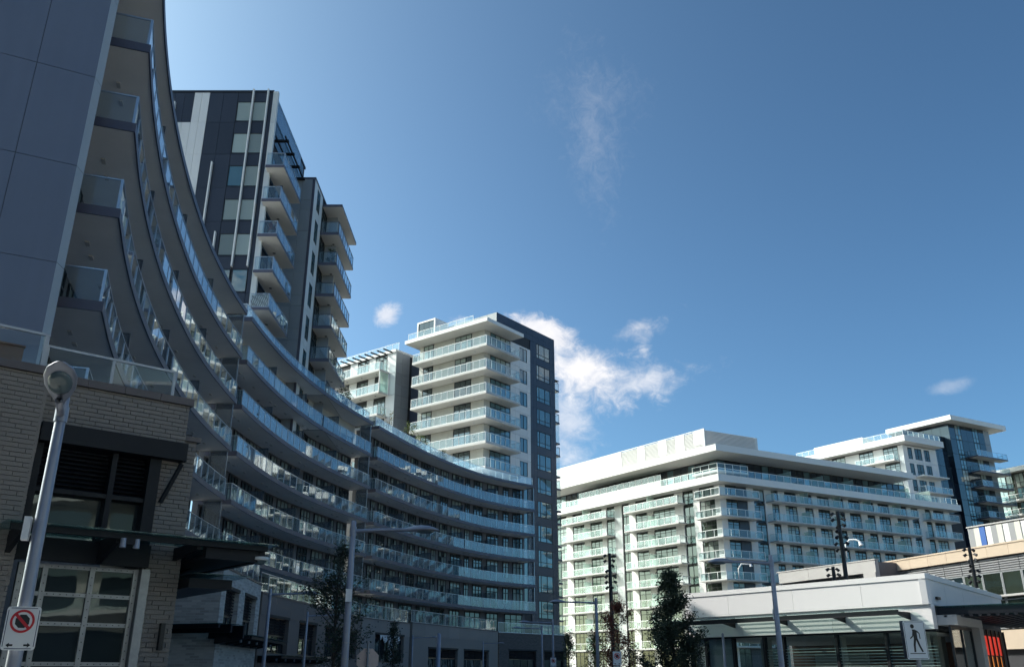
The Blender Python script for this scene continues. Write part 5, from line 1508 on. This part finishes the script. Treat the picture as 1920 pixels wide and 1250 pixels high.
m.tube([(21.5, 81.05, 10.8), (21.55, 81.03, 10.55)], [0.09, 0.16], 10); o = m.build('gooseneck_light', 'sign_white'); tag(o, 'small white gooseneck light left of the mall, behind the pavilion lamp', 'light')


# ------------------------------------------------------------------ signs
def disc(mb, fr, cs, cz, d, ro, ri=0.0, n=40, seg=None, mi=0):
    """flat ring or disc on a sign face"""
    for i in range(n):
        a0, a1 = 2 * math.pi * i / n, 2 * math.pi * (i + 1) / n
        p = lambda r, a: fr.p(cs + r * math.cos(a), d, cz + r * math.sin(a))
        mb.add([p(ri, a0), p(ro, a0), p(ro, a1), p(ri, a1)], [(0, 1, 2, 3)], mi)


def poly(mb, fr, pts, d, mi=0):
    mb.add([fr.p(s, d, z) for s, z in pts], [tuple(range(len(pts)))], mi)


def round_plate(mb, fr, w, h, z, d0, d1, r=0.03, mi=0):
    pts = []
    for cx_, cz_, a0 in ((w / 2 - r, z + h - r, 0), (-w / 2 + r, z + h - r, 90), (-w / 2 + r, z + r, 180), (w / 2 - r, z + r, 270)):
        for k in range(5):
            a = R(a0 + k * 22.5); pts.append((cx_ + r * math.cos(a), cz_ + r * math.sin(a)))
    n = len(pts); vs = [fr.p(s, d0, zz) for s, zz in pts] + [fr.p(s, d1, zz) for s, zz in pts]
    mb.add(vs, [tuple(range(n))[::-1], tuple(range(n, 2 * n))] + [(i, (i + 1) % n, n + (i + 1) % n, n + i) for i in range(n)], mi)


def no_stopping(label, x, y, z, u, w=0.32, h=0.43, post=False, group=None, lower=False):
    fr = Fr((x, y), u)
    t = thing('no_stopping_sign', label, 'sign', (x, y, z), group)
    m = MB(); round_plate(m, fr, w, h, z, 0.0, 0.006); m.build('plate', 'sign_white', t)
    m = MB(); e = 0.012
    for (a, b, c, d_) in ((-w / 2 + 0.035, w / 2 - 0.035, z + e, z + e + 0.007), (-w / 2 + 0.035, w / 2 - 0.035, z + h - e - 0.007, z + h - e)):
        poly(m, fr, [(a, c), (b, c), (b, d_), (a, d_)], 0.0075)
    for a in (-w / 2 + e, w / 2 - e - 0.007): poly(m, fr, [(a, z + 0.035), (a + 0.007, z + 0.035), (a + 0.007, z + h - 0.035), (a, z + h - 0.035)], 0.0075)
    m.build('border_line', 'sign_edge', t)
    cz = z + h * 0.66; R0 = w * 0.36
    m = MB(); poly(m, fr, [(R0 * 0.62 * math.cos(R(22.5 + 45 * i)), cz + R0 * 0.62 * math.sin(R(22.5 + 45 * i))) for i in range(8)], 0.0085); m.build('stop_symbol', 'sign_black', t)
    m = MB(); disc(m, fr, 0, cz, 0.0105, R0, R0 * 0.80); c45 = math.cos(R(45)); q = R0 * 0.88; wv = R0 * 0.09
    poly(m, fr, [(-q * c45 - wv, cz + q * c45 - wv), (-q * c45 + wv, cz + q * c45 + wv), (q * c45 + wv, cz - q * c45 + wv), (q * c45 - wv, cz - q * c45 - wv)], 0.0100); m.build('prohibition_ring', 'sign_red', t)
    az = z + h * 0.115
    for sg in (-1, 1):
        m = MB(); x0 = sg * w * 0.36
        poly(m, fr, [(x0, az), (x0 - sg * 0.03, az + 0.024), (x0 - sg * 0.03, az - 0.024)][::sg], 0.0085)
        poly(m, fr, [(x0 - sg * 0.03, az + 0.009), (x0 - sg * 0.065, az + 0.009), (x0 - sg * 0.065, az - 0.009), (x0 - sg * 0.03, az - 0.009)][::sg], 0.0085); m.build('arrow', 'sign_black', t)
    if post:
        m = MB(); p = fr.p(0, -0.03, 0); m.tube([(p.x, p.y, 0.13), (p.x, p.y, z + h - 0.03)], 0.028, 8); m.build('post', 'galv', t)
    return t


no_stopping('white no-stopping sign with red ring on the nearest lamp pole', -5.10, 9.58, 1.82, (0.93, 0.30))
no_stopping('upper small no-stopping sign under the spotlight mast', 3.72, 33.0, 1.86, (1, -0.1), 0.30, 0.46, post=True)
no_stopping('lower small no-stopping sign half cut off by the bottom edge', 3.72, 32.99, 1.38, (1, -0.1), 0.30, 0.45)
no_stopping('tiny no-stopping sign on the street lamp near the navy block', 2.42, 54.66, 1.95, (1, 0.0), 0.34, 0.5)

# pedestrian sign: thin box with a walking figure
ped = thing('pedestrian_sign', 'white pedestrian crossing sign with a black walking figure', 'sign', (8.24, 18.9, 0.13))
pf_ = Fr((8.24, 18.9), (0.985, 0.17))
zb = 1.86
m = MB(); round_plate(m, pf_, 0.48, 0.74, zb, 0.0, 0.006, 0.03); m.build('plate', 'sign_white', ped)
m = MB(); bf2 = Fr(pf_.p(0, -0.16, 0).xy, (0.93, 0.36)); round_plate(m, bf2, 0.48, 0.74, zb + 0.01, -0.006, 0.0, 0.03); m.build('back_plate', 'alu_dark', ped)
m = MB()
for a, b, c, d_ in ((-0.205, 0.205, zb + 0.014, zb + 0.022), (-0.205, 0.205, zb + 0.718, zb + 0.726), (-0.17, 0.17, zb + 0.105, zb + 0.120)): poly(m, pf_, [(a, c), (b, c), (b, d_), (a, d_)], 0.0075)
for a in (-0.226, 0.218): poly(m, pf_, [(a, zb + 0.035), (a + 0.008, zb + 0.035), (a + 0.008, zb + 0.705), (a, zb + 0.705)], 0.0075)
m.build('border_line', 'sign_black', ped)
m = MB(); k = 0.0085
disc(m, pf_, -0.045, zb + 0.635, k, 0.042, 0, 24)
poly(m, pf_, [(-0.060, zb + 0.575), (0.000, zb + 0.575), (0.040, zb + 0.545), (0.038, zb + 0.40), (-0.045, zb + 0.40), (-0.052, zb + 0.50)], k)      # trunk
poly(m, pf_, [(0.015, zb + 0.568), (0.060, zb + 0.545), (0.100, zb + 0.50), (0.082, zb + 0.49), (0.040, zb + 0.525)], k + 0.0004)
poly(m, pf_, [(0.100, zb + 0.50), (0.105, zb + 0.395), (0.085, zb + 0.395), (0.082, zb + 0.49)], k + 0.0008)                                       # rear arm
poly(m, pf_, [(-0.050, zb + 0.56), (-0.075, zb + 0.44), (-0.058, zb + 0.435), (-0.030, zb + 0.50)], k + 0.0004)
poly(m, pf_, [(-0.075, zb + 0.452), (-0.130, zb + 0.405), (-0.120, zb + 0.388), (-0.058, zb + 0.432)], k + 0.0008)                                  # front arm
poly(m, pf_, [(-0.045, zb + 0.402), (0.010, zb + 0.402), (-0.022, zb + 0.28), (-0.035, zb + 0.14), (-0.075, zb + 0.14), (-0.070, zb + 0.28)], k + 0.0004)  # legs
poly(m, pf_, [(-0.010, zb + 0.404), (0.038, zb + 0.404), (0.085, zb + 0.26), (0.135, zb + 0.15), (0.098, zb + 0.14), (0.045, zb + 0.25)], k + 0.0012)
m.build('walking_figure', 'sign_black', ped)
m = MB(); p = pf_.p(0.04, -0.08, 0); m.tube([(p.x, p.y, 0.13), (p.x, p.y, zb + 0.5)], 0.045, 10); m.build('post', 'galv', ped)

# stop sign seen from behind
stp = thing('octagonal_sign', 'octagonal road sign seen from its bare metal back', 'sign', (-4.95, 32.0, 0.13))
of = Fr((-4.95, 32.0), (1, 0.05)); zc = 2.02; rr = 0.40
m = MB(); pts = [(rr * math.cos(R(22.5 + 45 * i)), zc + rr * math.sin(R(22.5 + 45 * i))) for i in range(8)]
vs = [of.p(s, 0.0, z) for s, z in pts] + [of.p(s, -0.006, z) for s, z in pts]
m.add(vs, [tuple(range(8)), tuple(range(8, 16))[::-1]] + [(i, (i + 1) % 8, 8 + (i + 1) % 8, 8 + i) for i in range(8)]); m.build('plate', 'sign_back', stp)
m = MB(); p = of.p(0.0, 0.04, 0); m.tube([(p.x, p.y, 0.13), (p.x, p.y, 2.62)], 0.035, 10); m.build('post', 'galv', stp)
m = MB()
for z in (1.80, 2.25): m.fbox(of, -0.06, 0.06, 0.002, 0.012, z - 0.02, z + 0.02)
m.build('clamp', 'galv', stp)


# ------------------------------------------------------------------ trees and terrace plants
def leaf_cloud(mb, pts, size, rng):
    for p in pts:
        s = size * rng.uniform(0.6, 1.25)
        a = Vector((rng.gauss(0, 1), rng.gauss(0, 1), rng.gauss(0, 0.6))).normalized()
        b = a.cross(Vector((rng.gauss(0, 1), rng.gauss(0, 1), rng.gauss(0, 1)))).normalized()
        c = a.cross(b)
        mb.add([p - a * s, p + b * s * 0.42 + c * s * 0.1, p + a * s, p - b * s * 0.42 + c * s * 0.1], [(0, 1, 2, 3)])


def tree(name, label, x, y, h, crown_w, crown_base, n_leaf, size, leaf, shape, seed, lean=0.0, group='street trees'):
    rng = random.Random(seed)
    t = thing(name, label, 'tree', (x, y, 0.13), group)
    m = MB()
    m.tube([(x, y, 0.13), (x + 0.02, y, h * 0.35), (x - 0.03, y, h * 0.7), (x, y, h * 0.95)], [0.07 * h / 5, 0.055 * h / 5, 0.03 * h / 5, 0.008], 8)
    cl = []
    nb = 46
    for i in range(nb):
        f = rng.random() ** 0.85
        z = crown_base + (h - crown_base) * f
        if shape == 'cone': r = crown_w * 0.5 * max(0.06, (1 - f) ** 0.75) * rng.uniform(0.55, 1.15)
        elif shape == 'oval': r = crown_w * 0.5 * math.sqrt(max(0.05, 1 - (2 * f - 0.85) ** 2)) * rng.uniform(0.4, 1.15)
        else: r = crown_w * 0.5 * (0.35 + 0.65 * math.sin(math.pi * min(1, 0.15 + f * 0.85))) * rng.uniform(0.35, 1.2)
        an = rng.uniform(0, 6.283)
        end = Vector((x + r * math.cos(an), y + r * math.sin(an), z + r * 0.25))
        st = Vector((x, y, max(0.6, z - r * 0.8)))
        mid = st.lerp(end, 0.5) + Vector((rng.gauss(0, .05), rng.gauss(0, .05), -0.04))
        m.tube([st, mid, end], [0.02, 0.012, 0.004], 5, cap=False)
        for q in range(7):
            p = st.lerp(end, 0.3 + 0.7 * (q + 1) / 7)
            cl.append((p, 0.10 + 0.10 * rng.random()))
    m.build('trunk', 'bark', t)
    mb = MB()
    pts = []
    for _ in range(n_leaf):
        c, sp = cl[rng.randrange(len(cl))]
        pts.append(c + Vector((rng.gauss(0, sp), rng.gauss(0, sp), rng.gauss(0, sp * 0.8))))
    leaf_cloud(mb, pts, size, rng)
    mb.build('crown', leaf, t)
    return t


tree('street_tree', 'dark leafy street tree behind the street lamp at mid left', -5.85, 30.5, 5.55, 2.3, 1.6, 5200, 0.055, 'leaf_dark', 'loose', 11)
tree('street_tree', 'dark conical tree left of the white pavilion', 6.35, 36.5, 5.35, 3.7, 0.7, 24000, 0.06, 'leaf_dark', 'cone', 12)
tree('street_tree', 'reddish sparse tree behind the arm of the street lamp', 5.5, 48.0, 5.1, 2.7, 1.0, 6500, 0.06, 'leaf_red', 'oval', 13)
tree('street_tree', 'thin dark tree in front of the cloth-hung shop window', -7.4, 58.0, 4.6, 1.3, 1.4, 2400, 0.07, 'leaf_dark', 'cone', 14)
tree('street_tree', 'young green tree before the dark brick shopfront', 4.4, 72.0, 4.5, 1.9, 1.2, 2000, 0.075, 'leaf_green', 'cone', 15)
tree('street_tree', 'small yellow-green tree left of the reddish tree', 4.6, 52.0, 3.6, 1.3, 1.2, 1600, 0.065, 'leaf_bright', 'oval', 16)


def shrub(name, label, p, h, w, leaf, n, seed, size=0.09):
    rng = random.Random(seed)
    t = thing(name, label, 'plant', p, 'plants on the curved roof terrace')
    m = MB(); m.tube([(p[0], p[1], p[2]), (p[0], p[1], p[2] + 0.45)], [0.20, 0.28], 10); m.build('pot', 'pot', t)
    m = MB(); pts = []
    for _ in range(9):
        c = Vector((p[0] + rng.gauss(0, w * 0.28), p[1] + rng.gauss(0, w * 0.28), p[2] + 0.5 + rng.random() * (h - 0.5)))
        m.tube([(p[0], p[1], p[2] + 0.4), (c.x * .5 + p[0] * .5, c.y * .5 + p[1] * .5, c.z - 0.25), c], [0.02, 0.015, 0.006], 5)
        for _ in range(n // 9): pts.append(c + Vector((rng.gauss(0, w * .16), rng.gauss(0, w * .16), rng.gauss(0, h * .07))))
    m.build('stem', 'bark', t)
    m = MB(); leaf_cloud(m, pts, size, rng); m.build('foliage', leaf, t)


ZT = ZK(5) + 0.22


def on_terrace(s, d):
    q = coff(s, -d); return (q.x, q.y, ZT)


s_mid = sec[1][1]
shrub('potted_shrub', 'round green shrub on the curved roof terrace below the grey tower', on_terrace(s_mid - 3.2, 1.3), 2.3, 1.2, 'leaf_bright', 700, 21)
shrub('potted_shrub', 'bare yellowing shrub on the curved roof terrace beside the grey wing wall', on_terrace(s_mid + 6.2, 1.5), 3.2, 0.9, 'leaf_yellow', 220, 22)
shrub('potted_shrub', 'left of two green shrubs on the roof terrace below the pale tower', on_terrace(s_mid + 10.2, 1.2), 2.5, 1.1, 'leaf_bright', 700, 23)
shrub('potted_shrub', 'right of two green shrubs on the roof terrace below the pale tower', on_terrace(s_mid + 12.6, 1.2), 2.1, 1.2, 'leaf_bright', 700, 24)
shrub('potted_shrub', 'low bushy shrub behind the terrace glass, farthest of the terrace plants', on_terrace(s_mid + 16.5, 1.2), 1.4, 1.3, 'leaf_green', 700, 25)


# a bicycle and folding chair on the lowest visible balcony of the pale tower
def ring(mb, c, u, r, rad, n=20):
    mb.tube([c + u * (r * math.cos(2 * math.pi * i / n)) + Vector((0, 0, r * math.sin(2 * math.pi * i / n))) for i in range(n + 1)], rad, 5, cap=False)


bz = 37.6 - 2.95 * 4 + 0.26
bc = OL_.p(2.2, -0.5, bz); bc = Vector((-3.27, 105.62, 0)) + (bc - Vector((-3.0, 96.9, 0))) * 1.09; bu = Vector((CV.x, CV.y, 0))
bk = thing('bicycle', 'dark bicycle parked on a corner balcony of the pale tower', 'bicycle', bc)
for sg in (-0.52, 0.52):
    m = MB(); ring(m, bc + bu * sg + Vector((0, 0, 0.36)), bu, 0.34, 0.02); m.build('wheel', 'black_frame', bk)
m = MB(); A_ = bc + bu * -0.52 + Vector((0, 0, .36)); B_ = bc + bu * .52 + Vector((0, 0, .36)); C_ = bc + Vector((0, 0, .34)); S_ = bc + bu * -.18 + Vector((0, 0, .86)); H_ = bc + bu * .38 + Vector((0, 0, .90))
for a, b in ((A_, C_), (A_, S_), (C_, S_), (C_, H_), (S_, H_), (H_, B_)): m.tube([a, b], 0.02, 6)
m.build('frame', 'black_frame', bk)
m = MB(); m.tube([H_, H_ + Vector((0, 0, .12))], 0.02, 6); m.tube([H_ + Vector((0, 0, .12)) - OL_.n.to_3d() * .25, H_ + Vector((0, 0, .12)) + OL_.n.to_3d() * .25], 0.02, 6); m.build('handlebar', 'black_frame', bk)
m = MB(); m.tube([S_, S_ + Vector((0, 0, .08))], 0.02, 6); m.tube([S_ + Vector((0, 0, .1)) - bu * .12, S_ + Vector((0, 0, .1)) + bu * .12], 0.05, 6); m.build('saddle', 'black_frame', bk)


def chair(label, s, k, mat, turn):
    o = coff(s, -0.75); z = ZK(k) + 0.22
    f = cfr(s); u = f.u.copy(); u.rotate(Matrix.Rotation(turn, 2)); fr = Fr(o, u, toward=o + f.n)
    t = thing('balcony_chair', label, 'chair', (o.x, o.y, z), 'chairs on the curved balconies')
    m = MB(); m.fbox(fr, -0.24, 0.24, -0.24, 0.24, z + 0.42, z + 0.46); m.build('seat', mat, t)
    m = MB(); m.box8([fr.p(-0.24, -0.25, z + 0.46), fr.p(0.24, -0.25, z + 0.46), fr.p(0.24, -0.22, z + 0.46), fr.p(-0.24, -0.22, z + 0.46),
                      fr.p(-0.22, -0.36, z + 0.92), fr.p(0.22, -0.36, z + 0.92), fr.p(0.22, -0.33, z + 0.92), fr.p(-0.22, -0.33, z + 0.92)]); m.build('backrest', mat, t)
    for a in (-0.2, 0.2):
        for b in (-0.2, 0.2):
            m = MB(); m.tube([fr.p(a * 1.15, b * 1.15, z), fr.p(a, b, z + 0.42)], 0.018, 6); m.build('leg', mat, t)
        m = MB(); m.fbox(fr, a * 1.25 - 0.03, a * 1.25 + 0.03, -0.26, 0.22, z + 0.64, z + 0.67); m.build('armrest', mat, t)


LEV = ['lowest', 'second lowest', 'third lowest', 'fourth lowest', 'top']
for j, (si, k, f_, mat) in enumerate(((0, 2, 0.55, 'black_frame'), (0, 3, 0.72, 'white_rail'), (1, 0, 0.62, 'white_rail'), (1, 1, 0.30, 'black_frame'), (1, 2, 0.80, 'white_rail'), (1, 3, 0.45, 'alu_dark'),
                                      (2, 0, 0.72, 'white_rail'), (2, 1, 0.25, 'black_frame'), (2, 2, 0.50, 'white_rail'), (2, 3, 0.82, 'wood'), (2, 4, 0.35, 'white_rail'))):
    a, b, _ = sec[si]
    chair('%s chair behind the glass of the %s balcony, %s section of the curved building' % ({'black_frame': 'black', 'white_rail': 'white', 'alu_dark': 'grey', 'wood': 'reddish'}[mat], LEV[k], ('near', 'middle', 'far')[si]),
          a + (b - a) * f_, k, mat, random.uniform(-0.7, 0.7))
shrub('potted_shrub', 'leafy pot plant on a balcony of the grey tower', (XB + 1.1, 69.3, 37.55 - 2.95 + 0.24), 1.5, 0.5, 'leaf_green', 300, 31)
shrub('potted_shrub', 'small bush on the near corner of a dark tower balcony', (XR + 1.2, 58.3, 37.6 - 2.95 * 2 + 0.24), 1.1, 0.45, 'leaf_red', 220, 32)

finish_pieces()
